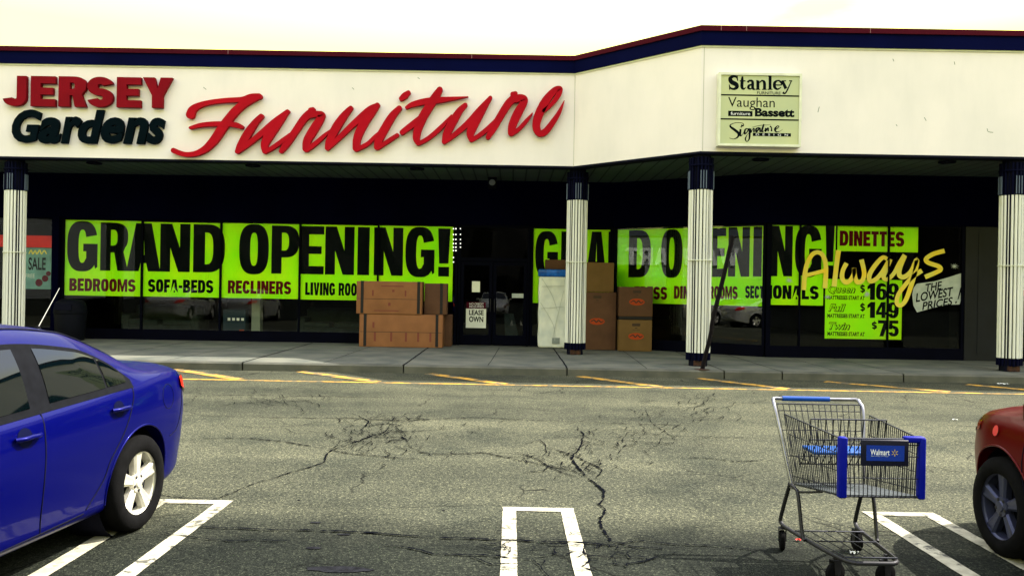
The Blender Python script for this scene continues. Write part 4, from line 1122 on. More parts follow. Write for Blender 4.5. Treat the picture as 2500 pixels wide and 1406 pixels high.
# hand-painted words on the glass
t = thing("painted_lettering", "yellow hand-painted word Always sweeping across the right window", "painted sign", WFC.pt(8.5, 1.8, .004))
ALW = [[(312, 640, 60), (322, 470, 58), (350, 330, 56), (405, 220, 54), (470, 180, 52), (535, 205, 54), (575, 300, 56), (582, 430, 56), (570, 620, 60)],
       [(335, 462, 46), (440, 436, 46), (572, 402, 46)],
       [(735, 155, 64), (710, 350, 58), (682, 598, 62)],
       [(835, 312, 56), (790, 400, 54), (780, 490, 56), (820, 548, 54), (880, 520, 54), (922, 440, 52), (925, 375, 52), (935, 470, 54), (965, 545, 54), (1020, 530, 54), (1048, 460, 54), (1040, 370, 54), (1015, 268, 58)],
       [(1330, 262, 46), (1275, 245, 52), (1190, 330, 56), (1115, 450, 58), (1120, 530, 54), (1190, 510, 54), (1270, 420, 52), (1345, 290, 50)],
       [(1370, 262, 50), (1315, 400, 54), (1285, 480, 54), (1330, 510, 50), (1410, 440, 50), (1470, 330, 52), (1545, 212, 58)],
       [(1545, 222, 56), (1485, 370, 58), (1480, 460, 58), (1540, 480, 58), (1625, 410, 58), (1690, 272, 60), (1670, 420, 58), (1605, 640, 56), (1550, 775, 54), (1490, 828, 52), (1448, 795, 52), (1465, 700, 52), (1540, 590, 52), (1640, 480, 52), (1755, 402, 56)],
       [(2030, 162, 56), (1890, 202, 54), (1805, 262, 54), (1835, 308, 54), (1955, 350, 54), (1982, 390, 54), (1920, 428, 54), (1792, 482, 56)]]
q = MB()
for k, st in enumerate(ALW): pbrush(q, [(x, y, wd) for x, y, wd in st], WFC, c7, .006, .006 + .0006 * k, round_caps=False)
q.build("brushed_word", M['yellow_paint'], t)
t = thing("painted_slogan", "grey painted paper flag with black words THE LOWEST PRICES", "painted sign", WFC.pt(10, 1.4, .004))
q = MB(); q.prism([[WFC.ab(*c7(x, y)[:2], .006) for x, y in ((1690, 563), (1900, 535), (2060, 490), (2250, 430), (2270, 520), (2260, 650), (2215, 815), (2080, 820), (1880, 860), (1695, 912), (1650, 830), (1635, 700), (1650, 620))][::-1]], WFC, .005, .006)
q.build("flag", M['grey_paper'], t)
for txt, x0, y0, x1, y1 in (("THE", 1800, 550, 2010, 645), ("LOWEST", 1665, 645, 2150, 745), ("PRICES", 1745, 760, 2140, 850)):
    q = MB(); pfont(q, txt, WFC, c7(x0, y1)[:2], c7(x1, y0)[:2], .0075, 0, shear=.35, rot=R(11), bold=.022); q.build("word", M['ink'], t)
q = MB(); pbrush(q, [(2232, 620, 22), (2195, 750, 12)], WFC, c7, .0075, .0076); pbrush(q, [(2172, 785, 18), (2168, 795, 18)], WFC, c7, .0075, .0076); q.build("exclamation_mark", M['ink'], t)
for i, (x, y, r_, lab) in enumerate(((2150, 350, 40, "small pale painted starburst on dark glass beside the final s"), (135, 520, 42, "pale painted starburst left of the big yellow capital"), (600, 725, 34, "pale painted starburst on the price poster's left edge"), (1085, 690, 46, "pale painted starburst over the 169 price"))):
    q = MB(); rr = random.Random(i)
    pts = []
    for k in range(20):
        a = k * math.pi / 10; l = r_ * (.35 if k % 2 else rr.uniform(.8, 1.7)); pts.append(WFC.ab(*c7(x + l * math.cos(a), y + .8 * l * math.sin(a))[:2], .0095))
    if (sum((pts[i][0] * pts[(i + 1) % 20][1] - pts[(i + 1) % 20][0] * pts[i][1]) for i in range(20))) < 0: pts = pts[::-1]
    q.prism([pts], WFC, .0085, .0095)
    tag(q.build("painted_starburst", M['grey_paper']), lab, "painted star", "starbursts painted on the right window")

# door notices
t = thing("lease_sign", "white lease notice with maroon header taped to the left door", "sign", WFA.pt(-.8, .7, .0))
rect_sheet("header", WFA, (1139, 753), (1186, 738), M['maroon'], t, .012)
rect_sheet("sheet", WFA, (1137, 800), (1187, 754), M['white_paper'], t, .012)
q = MB(); pfont(q, "LEASE", WFA, (1145, 769), (1181, 757), .0135, 0, bold=.03); q.build("word", M['ink'], t)
q = MB(); pfont(q, "OWN", WFA, (1145, 786), (1180, 772.5), .0135, 0, bold=.03); q.build("word", M['ink'], t)
q = MB(); pfont(q, "NO CREDIT", WFA, (1146, 744.5), (1181, 739.5), .0135, 0); pfont(q, "REQUIRED", WFA, (1146, 751.5), (1181, 746.5), .0135, 0); q.build("word", M['ad_white'], t)
tag(rect_sheet("notice", WFA, (1152, 713), (1172, 687), M['white_paper'], None, .012), "blank white notice taped high on the left door glass", "notice")
tag(rect_sheet("notice", WFA, (1250, 727), (1278, 717), M['grey_paper'], None, .012), "small grey notice on the right door glass", "notice")
# lights strung at the banner's end
t = thing("light_string", "rows of small white bulbs hanging between the left banner and the door", "lights", WFA.pt(-1.4, 2.3, -.1))
cord = MB(); bm_ = MB().lathe([(.001, -.019), (.013, -.013), (.019, 0), (.013, .013), (.001, .019)], 10).mesh("bulb", M['bulb'], 80)
for px_, ys in ((1107.5, (559, 573, 585, 595, 604, 612, 629, 640)), (1113.5, (559, 573, 585, 595, 604, 612)), (1124.5, (559, 573, 585, 595, 604))):
    pts = []
    for y in ys:
        a, b = WFA.ab(px_, y, -.02); p = WFA.pt(a, b, .052); pts.append(p)
        o = bpy.data.objects.new("bulb", bm_); COL.objects.link(o); o.location = p; o.parent = t
        o.matrix_parent_inverse = Matrix.Translation(-Vector(t.location))
    cord.tube([pts[0] + Vector((0, .0, .1))] + pts, .004, 5)
cord.build("cord", M['frame'], t)

# neighbour shops' signs
t = thing("red_window_band", "plain red band across the neighbouring window at far left", "window sign", WFA.pt(-12, 2.5, DB))
rect_sheet("sheet", WFA, (-260, 598), (140, 576), M['red_band'], t)
t = thing("sale_poster", "teal SALE poster in the far left window behind the column", "poster", WFA.pt(-12, 1.4, DB))
rect_sheet("sheet", WFA, (56, 705), (126, 606), M['teal_poster'], t)
q = MB(); pfont(q, "SALE", WFA, (69, 659), (112, 629), DL, 0, bold=.02); q.build("word", M['ink'], t)
q = MB(); pfont(q, "FREE", WFA, (62, 678), (85, 669), DL, 0); q.build("word", M['ad_white'], t)
q = MB(); brush(q, [(*WFA.ab(x, y, DL), .03) for x, y in ((71, 619), (76, 611), (80, 620), (86, 612), (90, 620), (97, 611), (101, 620), (108, 612), (113, 619))], WFA, DL, DL); q.build("yellow_scrawl", M['yellow_paint'], t)
q = MB()
for (x, y, r_) in ((95, 690, 9), (110, 680, 8), (118, 668, 6)): q.prism([[WFA.ab(x + r_ * math.cos(-k * .4), y + r_ * math.sin(-k * .4), DL) for k in range(16)]], WFA, DL - .001, DL)
q.build("dark_dots", M['red_ink'], t)
t = thing("edge_poster", "red and white poster behind the far right column", "poster", WFC.pt(11.8, 1, DB))
rect_sheet("sheet", WFC, (2466, 722), (2640, 560), M['red_band'], t)
rect_sheet("label", WFC, (2474, 708), (2600, 604), M['white_paper'], t, DB + .004)
q = MB(); pfont(q, "SL", WFC, (2478, 704), (2506, 686), DB + .006, 0, bold=.02); pfont(q, "O", WFC, (2482, 640), (2512, 608), DB + .006, 0, bold=.05); pfont(q, "O", WFC, (2482, 680), (2512, 646), DB + .006, 0, bold=.05)
q.build("word", M['ink'], t)

# ---------------------------------------------------------------- goods on the sidewalk
ZS = .153
def carton(label, x0, x1, y0, y1, z0, z1, m, straps=(), prints=(), logo=None, group=None, flap=True):
    t = thing("cardboard_box", label, "box", ((x0 + x1) / 2, (y0 + y1) / 2, z0), group)
    q = MB(); q.bevbox(x0, x1, y0, y1, z0 + .002, z1 - .001, .012); bo = q.build("carton", m, t, 50)
    fr = Frame((0, y0), (1, 0))
    for s_ in straps:
        q = MB(); q.fbox(fr, s_ - .035, s_ + .035, z0 + .02, z1 + .001, .001, .006); q.box(s_ - .035, s_ + .035, y0 + .0, y1 - .02, z1 - .001, z1 + .003); q.build("strap", M['strap'], t)
    if flap and z1 - z0 > .4:
        zm_ = z0 + (z1 - z0) * .46
        q = MB(); q.fbox(fr, x0 + .02, x1 - .02, zm_ - .006, zm_ + .006, .0, .002); q.build("seam", M['print_dark'], t)
    for (pa, pb, pc, pd) in prints:
        q = MB(); q.fbox(fr, pa, pb, pc, pd, .0, .0025); q.build("print", M['print'], t)
    if logo:
        lx, lz, lw = logo
        q = MB(); q.prism([[(lx + lw * math.cos(k * .26), lz + lw * .44 * math.sin(k * .26)) for k in range(24)]], fr, .0, .0025); lo = q.build("logo", M['orange'], t)
        q = MB(); brush(q, [(lx - lw * .8, lz - .01, .02), (lx - lw * .4, lz + .03, .03), (lx - lw * .1, lz - .02, .03), (lx + lw * .2, lz + .03, .03), (lx + lw * .5, lz - .02, .03), (lx + lw * .8, lz + .01, .02)], fr, .003, .0032); q.build("logo_lettering", M['print_dark'], lo)
        q = MB(); zt = z1 - .12
        q.fbox(fr, lx - .1, lx + .1, zt - .035, zt + .035, 0, .0025); q.fbox(fr, lx - .03, lx + .03, zt - .09, zt - .07, 0, .0025); q.fbox(fr, lx - .09, lx + .09, zt - .135, zt - .125, 0, .0025)
        q.build("print", M['print_dark'], t)
    return t
GB = "cartons stacked on the sidewalk"
def prints_low(x0, x1, z0): return [(x0 + (x1 - x0) * f, x0 + (x1 - x0) * f + .05, z0 + .14, z0 + .36) for f in (.17, .37, .55, .70, .85)]
carton("long lower cardboard box with black straps, left stack", -3.72, -1.68, 21.05, 21.62, ZS, .955, M['cardboard'], (-3.58, -1.82), prints_low(-3.7, -1.7, ZS) + [(-3.4, -3.35, .62, .76)], None, GB)
carton("cardboard box mostly hidden behind the left stack's long lower box", -2.6, -1.50, 21.66, 22.1, ZS, .95, M['cardboard_b'], (), (), None, GB, False)
carton("upper cardboard box with two black straps on the left stack", -3.80, -2.20, 21.03, 21.60, .957, 1.76, M['cardboard'], (-3.66, -2.28), [(-3.2, -2.65, 1.63, 1.655), (-3.42, -3.38, 1.40, 1.54), (-2.62, -2.58, 1.40, 1.54), (-2.93, -2.87, 1.50, 1.56), (-3.02, -2.96, 1.16, 1.24), (-3.36, -2.76, 1.03, 1.055)], None, GB)
carton("narrow upper cardboard box coloured for shade beside the door on the left stack", -2.16, -1.60, 21.25, 21.63, .957, 1.73, M['cardboard_b'], (-1.74,), (), None, GB, False)  # darker cardboard colour stands for shade on this set-back face
carton("tall lower cardboard box with orange logo behind the column", 1.76, 2.59, 21.3, 21.9, ZS, 1.58, M['cardboard_b'], (), (), (2.12, .86, .19), GB, False)
carton("plain brown cardboard box on the tall logo box", 1.80, 2.52, 21.32, 21.9, 1.583, 2.32, M['cardboard_c'], (), (), None, GB, False)
carton("tan lower cardboard box with orange logo by the corner window", 2.63, 3.45, 21.08, 21.58, ZS, .92, M['cardboard_c'], (), (), (3.06, .52, .19), GB, False)
carton("brown upper cardboard box with orange logo by the corner window", 2.63, 3.46, 21.1, 21.6, 1.0, 1.73, M['cardboard_b'], (), (), (3.07, 1.36, .19), GB, False)
carton("thin dark slab standing in for the shaded gap between the two right logo boxes", 2.64, 3.46, 21.12, 21.58, .923, .997, M['strap'], (), (), None, GB, False)  # dark slab added for the shadow gap between the boxes
carton("tall brown cardboard box hidden behind the wrapped mattress", .72, 1.42, 21.95, 22.2, ZS, 2.14, M['cardboard_b'], (), (), None, GB, False)
carton("small brown cardboard box on top behind the wrapped mattress", .84, 1.42, 21.93, 22.18, 2.143, 2.39, M['cardboard_b'], (), (), None, GB, False)
t = thing("wrapped_mattress", "white mattress in clear plastic with blue top edge standing by the column", "mattress", (1.2, 21.75, ZS))
q = MB()
n, mz = 26, 40
def mwave(u, v): return .016 * math.sin(7 * u + 5 * v) * math.sin(9 * v - 3 * u) + .008 * math.sin(23 * u + 4) * math.sin(17 * v)
bm = bmesh.new(); bmesh.ops.create_cube(bm, size=1.0)
for v in bm.verts: v.co = Vector((1.18 + v.co.x * 1.02, 21.76 + v.co.y * .26, ZS + .905 + v.co.z * 1.80))
bmesh.ops.bevel(bm, geom=list(bm.edges), offset=.06, segments=4, affect='EDGES', profile=.5)
bmesh.ops.subdivide_edges(bm, edges=[e for e in bm.edges if e.calc_length() > .2], cuts=18, use_grid_fill=True)
for v in bm.verts: v.co.y += mwave(v.co.x * 2, v.co.z * 2) * .7; v.co.x += .006 * math.sin(v.co.z * 11)
bm.verts.index_update(); q.add([v.co.copy() for v in bm.verts], [[v.index for v in f.verts] for f in bm.faces]); bm.free()
q.build("mattress", M['plastic_wrap'], t, 60)
q = MB(); q.bevbox(.655, 1.705, 21.61, 21.905, 1.95, 2.135, .04); q.build("blue_cover", M['blue_wrap'], t, 60)
q = MB(); fr = Frame((0, 21.62), (1, 0)); q.fbox(fr, 1.03, 1.22, .27, .42, 0.005, .012); q.build("label_patch", M['grey_plastic'], t)
q = MB()
for pts in ([(.75, 1.9), (1.0, 1.5), (1.15, 1.1)], [(.72, 1.3), (1.05, .75), (1.1, .35)], [(1.3, 1.6), (1.1, .7), (1.05, .4)], [(.75, 1.7), (1.3, 1.72)], [(.74, 1.15), (1.3, 1.2)]):
    brush(q, [(a, b, .012) for a, b in pts], fr, .010, .013)
q.build("wrap_crease", mat("crease", (0.45, 0.48, 0.48), .3), t)

# litter bin
t = thing("litter_bin", "dark plastic domed litter bin by the left shop window", "litter bin", (-11.05, 21.55, ZS))
q = MB(); c = (-11.05, 21.55, ZS); q.lathe([(.001, 0), (.32, 0), (.34, .04), (.375, .66), (.37, .68), (.35, .69)], 32, c=c); q.build("bin_body", M['bin'], t, 40)
q = MB(); q.lathe([(.385, .66), (.395, .68), (.385, .74), (.37, .85), (.33, .95), (.24, 1.01), (.12, 1.035), (.001, 1.04)], 32, c=c); q.build("bin_lid", M['bin'], t, 40)
q = MB(); fr = Frame((0, 21.55), (1, 0)); q.fbox(fr, -11.26, -10.84, ZS + .76, ZS + .93, .355, .385); q.build("bin_opening", M['core'], t)
# leaning bent post
t = thing("bent_post", "dark rusty steel sign post leaning beside the second column from right", "post", G(1714, 903, .15))
b0_ = G(1714, 902, .155); Yp = b0_.y
pts = [b0_, P(1722, 868, Yp), P(1735, 815, Yp - .02), P(1740, 780, Yp - .02), P(1765, 680, Yp - .03), P(1789, 575, Yp - .04)]
q = MB()
pv = spline([tuple(p) for p in pts], 6)
vs = []; 
for i, p in enumerate(pv):
    a = Vector(pv[max(i - 1, 0)]); b = Vector(pv[min(i + 1, len(pv) - 1)]); tt = (b - a).normalized(); n_ = tt.cross(Vector((0, 1, 0))).normalized()
    p = Vector(p); d = Vector((0, 1, 0))
    for (u, v) in ((-.042, -.012), (-.022, -.012), (-.018, .016), (.018, .016), (.022, -.012), (.042, -.012), (.042, -.006), (.026, -.006), (.02, .022), (-.02, .022), (-.026, -.006), (-.042, -.006)):
        vs.append(p + n_ * u + d * v)
k = 12; m_ = len(pv)
q.add(vs, [(i * k + j, i * k + (j + 1) % k, (i + 1) * k + (j + 1) % k, (i + 1) * k + j) for i in range(m_ - 1) for j in range(k)] + [tuple(range(k))[::-1], tuple((m_ - 1) * k + j for j in range(k))])
q.build("channel_post", M['post'], t)
q = MB(); q.lathe([(.001, .012), (.06, .012), (.10, .004), (.15, .0015)], 18, c=(b0_.x, b0_.y, .158)); q.build("rusty_base", M['rust'], t, 60)
# soffit box
t = thing("soffit_speaker", "small dark speaker box hanging under the soffit above the door", "speaker", P(1202, 430, 21.6))
p = P(1202, 444, 21.6)
q = MB(); q.bevbox(p.x - .11, p.x + .11, 21.5, 21.72, p.z - .17, p.z + .11, .02); q.build("speaker_cabinet", M['bin'], t, 40)
q = MB(); q.tube([(p.x, 21.6, p.z + .1), (p.x, 21.6, zs)], .03); q.build("bracket", M['frame'], t, 40)
q = MB(); q.lathe([(.001, 0), (.07, 0), (.08, .01)], 20, axis='Y', c=(p.x, 21.492, p.z - .03)); q.build("speaker_cone", M['grey_plastic'], t)

# litter
def litter(lab, px, py, w_, d_, m, z=.006):
    p = G(px, py, 0); r_ = random.Random(int(px)); pts = []
    n_ = 9
    vs = [(p.x + (i / 8 - .5) * w_, p.y + (j / 2 - .5) * d_, z + r_.uniform(0, .018)) for j in range(3) for i in range(n_)]
    q_ = MB(); q_.add(vs, [(j * n_ + i, j * n_ + i + 1, (j + 1) * n_ + i + 1, (j + 1) * n_ + i) for j in range(2) for i in range(n_ - 1)])
    tag(q_.build("litter_scrap", m), lab, "litter")
litter("flattened white paper scrap in the gutter left of the bent post", 1455, 915, .22, .12, M['white_paper'])
litter("small dark litter scrap in the gutter near the bent post", 1572, 918, .10, .06, M['post'])
litter("white paper scrap in the gutter at far right", 2450, 938, .2, .1, M['white_paper'])
litter("small red wrapper under the cart's rear end", 1948, 1321, .035, .03, M['lamp_red'])
litter("pale wrapper under the cart's lower rack", 2085, 1352, .05, .03, M['white_paper'])
litter("tiny white scrap on the open asphalt right of the cart", 2332, 1026, .06, .04, M['white_paper'])

# ---------------------------------------------------------------- things inside the shop
def sofa(lab, x, y, w_, m):
    t = thing("sofa", lab, "sofa", (x, y, .16)); z = .16
    q = MB(); q.bevbox(x - w_ / 2, x + w_ / 2, y - .4, y + .4, z, z + .32, .04); q.build("base", m, t, 50)
    q = MB(); q.bevbox(x - w_ / 2, x + w_ / 2, y + .22, y + .45, z + .2, z + .85, .08); q.build("backrest", m, t, 50)
    for s_ in (-1, 1):
        q = MB(); q.bevbox(x + s_ * w_ / 2 - .12, x + s_ * w_ / 2 + .12, y - .42, y + .42, z, z + .6, .07); q.build("armrest", m, t, 50)
        q = MB(); q.bevbox(x + s_ * w_ / 4 - w_ / 4 + .06, x + s_ * w_ / 4 + w_ / 4 - .06, y - .42, y + .2, z + .30, z + .46, .05); q.build("cushion", m, t, 50)
sofa("grey sofa seen dimly through the left window", -9.6, 23.9, 1.9, M['sofa'])
sofa("grey sofa behind the glass left of the strapped boxes", -4.9, 23.9, 1.7, M['sofa'])
t = thing("display_stand", "blue display stand with orange tag inside the left window", "display", (-7.35, 22.9, .16))
q = MB(); q.bevbox(-7.65, -7.05, 22.8, 23.1, .16, .95, .02); q.build("stand_body", mat("stand", (0.012, 0.03, 0.05), .7), t)
fr = Frame((0, 22.8), (1, 0))
q = MB(); q.fbox(fr, -7.2, -7.08, .30, .42, .002, .01); q.build("price_tag", M['orange'], t)
q = MB()
for k in range(4): q.fbox(fr, -7.52 + k * .12, -7.45 + k * .12, .66, .73, .002, .008)
q.build("white_marks", M['ad_white'], t)
q = MB(); q.box(-6.95, -6.72, 23.0, 23.25, .158, 3.9); tag(q.build("inner_pillar", M['pale_post']), "pale green pillar standing inside the left window", "pillar")
t = thing("wrapped_headboard", "plastic wrapped panel leaning inside the right door", "panel", (-.05, 23.3, .16))
q = MB(); q.add([(-.15, 22.9, .17), (.25, 22.9, .17), (.05, 23.5, .95), (-.2, 23.5, .95), (-.15, 22.96, .17), (.25, 22.96, .17), (.05, 23.56, .95), (-.2, 23.56, .95)], [(0, 1, 2, 3), (4, 7, 6, 5), (0, 4, 5, 1), (1, 5, 6, 2), (2, 6, 7, 3), (3, 7, 4, 0)])
q.build("panel_board", M['sofa'], t)

# ---------------------------------------------------------------- cars
def mono(xs, ys):
    xs = np.array(xs, float); ys = np.array(ys, float)
    h = np.diff(xs); d = np.diff(ys) / h; m = np.zeros_like(ys)
    m[1:-1] = np.where(d[:-1] * d[1:] > 0, 2 * d[:-1] * d[1:] / (d[:-1] + d[1:] + 1e-12), 0)
    m[0], m[-1] = d[0], d[-1]
    def f(x):
        x = min(max(x, xs[0]), xs[-1]); i = min(max(int(np.searchsorted(xs, x)) - 1, 0), len(xs) - 2)
        t = (x - xs[i]) / h[i]
        return float((2 * t**3 - 3 * t**2 + 1) * ys[i] + (t**3 - 2 * t**2 + t) * h[i] * m[i] + (-2 * t**3 + 3 * t**2) * ys[i + 1] + (t**3 - t**2) * h[i] * m[i + 1])
    return f
LEN = 4.52; RAX, FAX = .96, 3.60; WR = .316
hw = mono([0, .03, .08, .16, .3, .5, .95, 2.3, 3.4, 3.75, 4.0, 4.2, 4.35, 4.46, 4.52], [.48, .585, .66, .73, .805, .85, .875, .88, .875, .868, .845, .79, .70, .56, .40])
ztop = mono([0, .03, .08, .16, .35, .62, .80, 1.05, 1.3, 1.55, 2.05, 2.5, 2.75, 3.0, 3.3, 3.55, 3.9, 4.2, 4.38, 4.48, 4.52], [.84, .95, 1.02, 1.05, 1.06, 1.075, 1.135, 1.24, 1.33, 1.385, 1.425, 1.405, 1.36, 1.26, 1.11, 1.00, .935, .855, .77, .66, .58])
zbelt = mono([0, .03, .08, .16, .35, .62, 1.0, 1.5, 2.3, 3.2, 3.6, 4.0, 4.2, 4.38, 4.48, 4.52], [.77, .88, .95, .975, .988, 1.0, .985, .965, .93, .895, .88, .835, .785, .71, .62, .55])
wroof = mono([0, .16, .35, .62, .9, 1.2, 1.5, 2.2, 2.7, 3.0, 3.3, 3.6, 4.0, 4.2, 4.38, 4.52], [.42, .56, .62, .65, .65, .635, .63, .635, .635, .66, .69, .70, .66, .60, .48, .28])
zroof = mono([0, .08, .16, .35, .62, .80, 1.05, 1.3, 1.55, 2.05, 2.5, 2.75, 3.0, 3.3, 3.55, 3.9, 4.2, 4.38, 4.52], [.82, .995, 1.02, 1.03, 1.04, 1.08, 1.175, 1.26, 1.32, 1.355, 1.335, 1.285, 1.18, 1.045, .955, .90, .825, .745, .57])
zsill = mono([0, .05, .15, .5, 1.4, 3.0, 4.1, 4.4, 4.52], [.42, .33, .27, .21, .19, .19, .20, .24, .34])
NB = 5
def ring(x):
    h, zt, zb, wr, zr, z0 = hw(x), ztop(x), zbelt(x), wroof(x), zroof(x), zsill(x)
    zr = max(zr, zb + .01); lo = lambda f: z0 + (zb - z0) * f
    yb = h * .935
    cp = [(0, z0), (h * .80, z0), (h * .925, z0 + .035), (h * .958, lo(.20)), (h * .988, lo(.45)), (h, lo(.68)), (h * .978, lo(.90)), (yb, zb),
          (yb + (wr - yb) * .25, zb + (zr - zb) * .38), (yb + (wr - yb) * .58, zb + (zr - zb) * .72), (wr, zr), (wr * .82, zr + (zt - zr) * .55), (wr * .45, zr + (zt - zr) * .9), (0, zt)]
    return cp
def ring_s(x, s):
    cp = ring(x); i = min(int(s), 12); t = s - i
    p0, p1, p2, p3 = (np.array(cp[min(max(i + k, 0), 13)]) for k in (-1, 0, 1, 2))
    if i == 12: p3 = np.array((-cp[12][0], cp[12][1]))
    tn = .5 if i not in (1,) else .3
    return p1 + (p2 - p0) * tn * t + (3 * (p2 - p1) - (2 * (p2 - p0) + (p3 - p1)) * tn) * t * t + (2 * (p1 - p2) + ((p2 - p0) + (p3 - p1)) * tn) * t**3
def surf(x, s, side=1, off=0.0):
    def q_(x, s):
        y, z = ring_s(min(max(x, 0), LEN), min(max(s, 0), 13)); return Vector((x, y, z))
    p = q_(x, s)
    if off:
        du = q_(x + .01, s) - q_(x - .01, s); dv = q_(x, min(s + .05, 13)) - q_(x, s - .05)
        n_ = du.cross(dv); n_.normalize()
        if n_.y < 0 and s < 11: n_ = -n_
        if s >= 11 and n_.z < 0: n_ = -n_
        p = p + n_ * off
    return Vector((p.x, p.y * side, p.z))
def s_of_z(x, z):
    ss = np.linspace(2.0, 11.0, 60); zz = [ring_s(x, s)[1] for s in ss]
    return float(np.interp(z, zz, ss))
def patch(mb, us, lo, hi, side, off, n=6, zmode=True):
    """surface patch between lo(u) and hi(u) (heights, or section parameters)"""
    rows = []
    for x in us:
        a, b = lo(x), hi(x)
        if zmode: a, b = s_of_z(x, a), s_of_z(x, b)
        rows.append([surf(x, a + (b - a) * j / n, side, off) for j in range(n + 1)])
    k = n + 1; vs = [p for r_ in rows for p in r_]
    fs = [(i * k + j, (i + 1) * k + j, (i + 1) * k + j + 1, i * k + j + 1) for i in range(len(us) - 1) for j in range(n)]
    if side > 0: fs = [f[::-1] for f in fs]
    mb.add(vs, fs)
def body_mesh():
    st = sorted(set([round(x, 4) for x in list(np.linspace(0, .2, 12)) + list(np.linspace(.2, 4.1, 100)) + list(np.linspace(4.1, LEN, 20))]))
    ns_ = 13 * NB; vs = []; fs = []
    for x in st:
        row = [ring_s(x, j / NB) for j in range(ns_ + 1)]
        for j in range(ns_ + 1): vs.append((x, float(row[j][0]), float(row[j][1])))
        for j in range(ns_ - 1, 0, -1): vs.append((x, -float(row[j][0]), float(row[j][1])))
    k = 2 * ns_
    for i in range(len(st) - 1):
        for j in range(k):
            fs.append((i * k + j, i * k + (j + 1) % k, (i + 1) * k + (j + 1) % k, (i + 1) * k + j))
    for base, rev in ((0, False), ((len(st) - 1) * k, True)):
        for j in range(ns_):
            a, b = base + j, base + j + 1
            c, d = base + (k - j - 1) % k, base + (k - j) % k
            f = (a, d, c, b) if not rev else (a, b, c, d)
            f = tuple(dict.fromkeys(f))
            if len(f) >= 3: fs.append(f)
    me = bpy.data.meshes.new("body"); me.from_pydata(vs, [], fs); me.update()
    bm = bmesh.new(); bm.from_mesh(me); bmesh.ops.remove_doubles(bm, verts=bm.verts, dist=1e-5); bmesh.ops.recalc_face_normals(bm, faces=bm.faces); bm.to_mesh(me); bm.free()
    o = bpy.data.objects.new("tmp_body", me); COL.objects.link(o)
    cut = []
    for ax in (RAX, FAX):
        for s_ in (-1, 1):
            q_ = MB(); q_.lathe([(.0005, .5 * s_), (.372, .5 * s_), (.372, 1.2 * s_), (.0005, 1.2 * s_)], 56, axis='Y', c=(ax, 0, WR + .01))
            cm = q_.mesh("cut", M['black_trim']); b2 = bmesh.new(); b2.from_mesh(cm); bmesh.ops.remove_doubles(b2, verts=b2.verts, dist=.002); bmesh.ops.recalc_face_normals(b2, faces=b2.faces); b2.to_mesh(cm); b2.free()
            co = bpy.data.objects.new("tmp_cut", cm); COL.objects.link(co); cut.append(co)
            md = o.modifiers.new("b", 'BOOLEAN'); md.operation = 'DIFFERENCE'; md.object = co; md.solver = 'MANIFOLD'
    dg = bpy.context.evaluated_depsgraph_get(); dg.update()
    m2 = bpy.data.meshes.new_from_object(o.evaluated_get(dg)); m2.name = "body"
    bpy.data.objects.remove(o)
    for co in cut: bpy.data.objects.remove(co)
    return m2
BODY = body_mesh()

def make_wheel(root, ax, side, rim_mat):
    yo = side * .865; c = (ax, yo, WR)
    def Y(v): return side * v
    w_ = MB()
    prof = [(.205, -.19), (.25, -.195), (.295, -.19), (.312, -.165), (WR, -.12), (WR, -.06), (.311, -.02), (.293, .0), (.25, .008), (.218, .002), (.205, -.01)]
    w_.lathe([(r_, Y(h)) for r_, h in prof], 48, axis='Y', c=c); wo = w_.build("wheel", M['rubber'], root, 40)
    q = MB(); q.lathe([(r_, Y(h)) for r_, h in [(.222, .0), (.224, -.012), (.212, -.018), (.200, -.03), (.195, -.09), (.19, -.12)]], 48, axis='Y', c=c)
    # five broad tapered spokes
    for k in range(5):
        an = R(90 + 72 * k); ca, sa = math.cos(an), math.sin(an)
        def T(r_, tt, h): return (c[0] + r_ * ca - tt * sa, c[1] + Y(h), c[2] + r_ * sa + tt * ca)
        vs = []
        for (r_, wd, h) in ((.03, .026, -.028), (.08, .032, -.024), (.14, .040, -.022), (.208, .055, -.018)):
            vs += [T(r_, -wd, h - .012), T(r_, -wd * .62, h), T(r_, 0, h - .006), T(r_, wd * .62, h), T(r_, wd, h - .012), T(r_, wd * .9, h - .05), T(r_, -wd * .9, h - .05)]
        fs = [(i * 7 + j, i * 7 + (j + 1) % 7, (i + 1) * 7 + (j + 1) % 7, (i + 1) * 7 + j) for i in range(3) for j in range(7)]
        q.add(vs, fs)
    q.lathe([(r_, Y(h)) for r_, h in [(.001, -.012), (.03, -.013), (.036, -.02), (.062, -.022), (.066, -.05)]], 24, axis='Y', c=c)
    q.build("rim", rim_mat, wo, 35)
    q = MB(); q.lathe([(.001, Y(-.085)), (.196, Y(-.085))], 32, axis='Y', c=c); 
    q.build("brake_disc", M['core'], wo)
    for k in range(5):
        an = R(90 + 36 + 72 * k); q = MB().lathe([(.011, Y(-.03)), (.011, Y(-.017)), (.001, Y(-.015))], 8, axis='Y', c=(c[0] + .05 * math.cos(an), c[1], c[2] + .05 * math.sin(an)))
        q.build("wheel_nut", M['dark_metal'], wo)
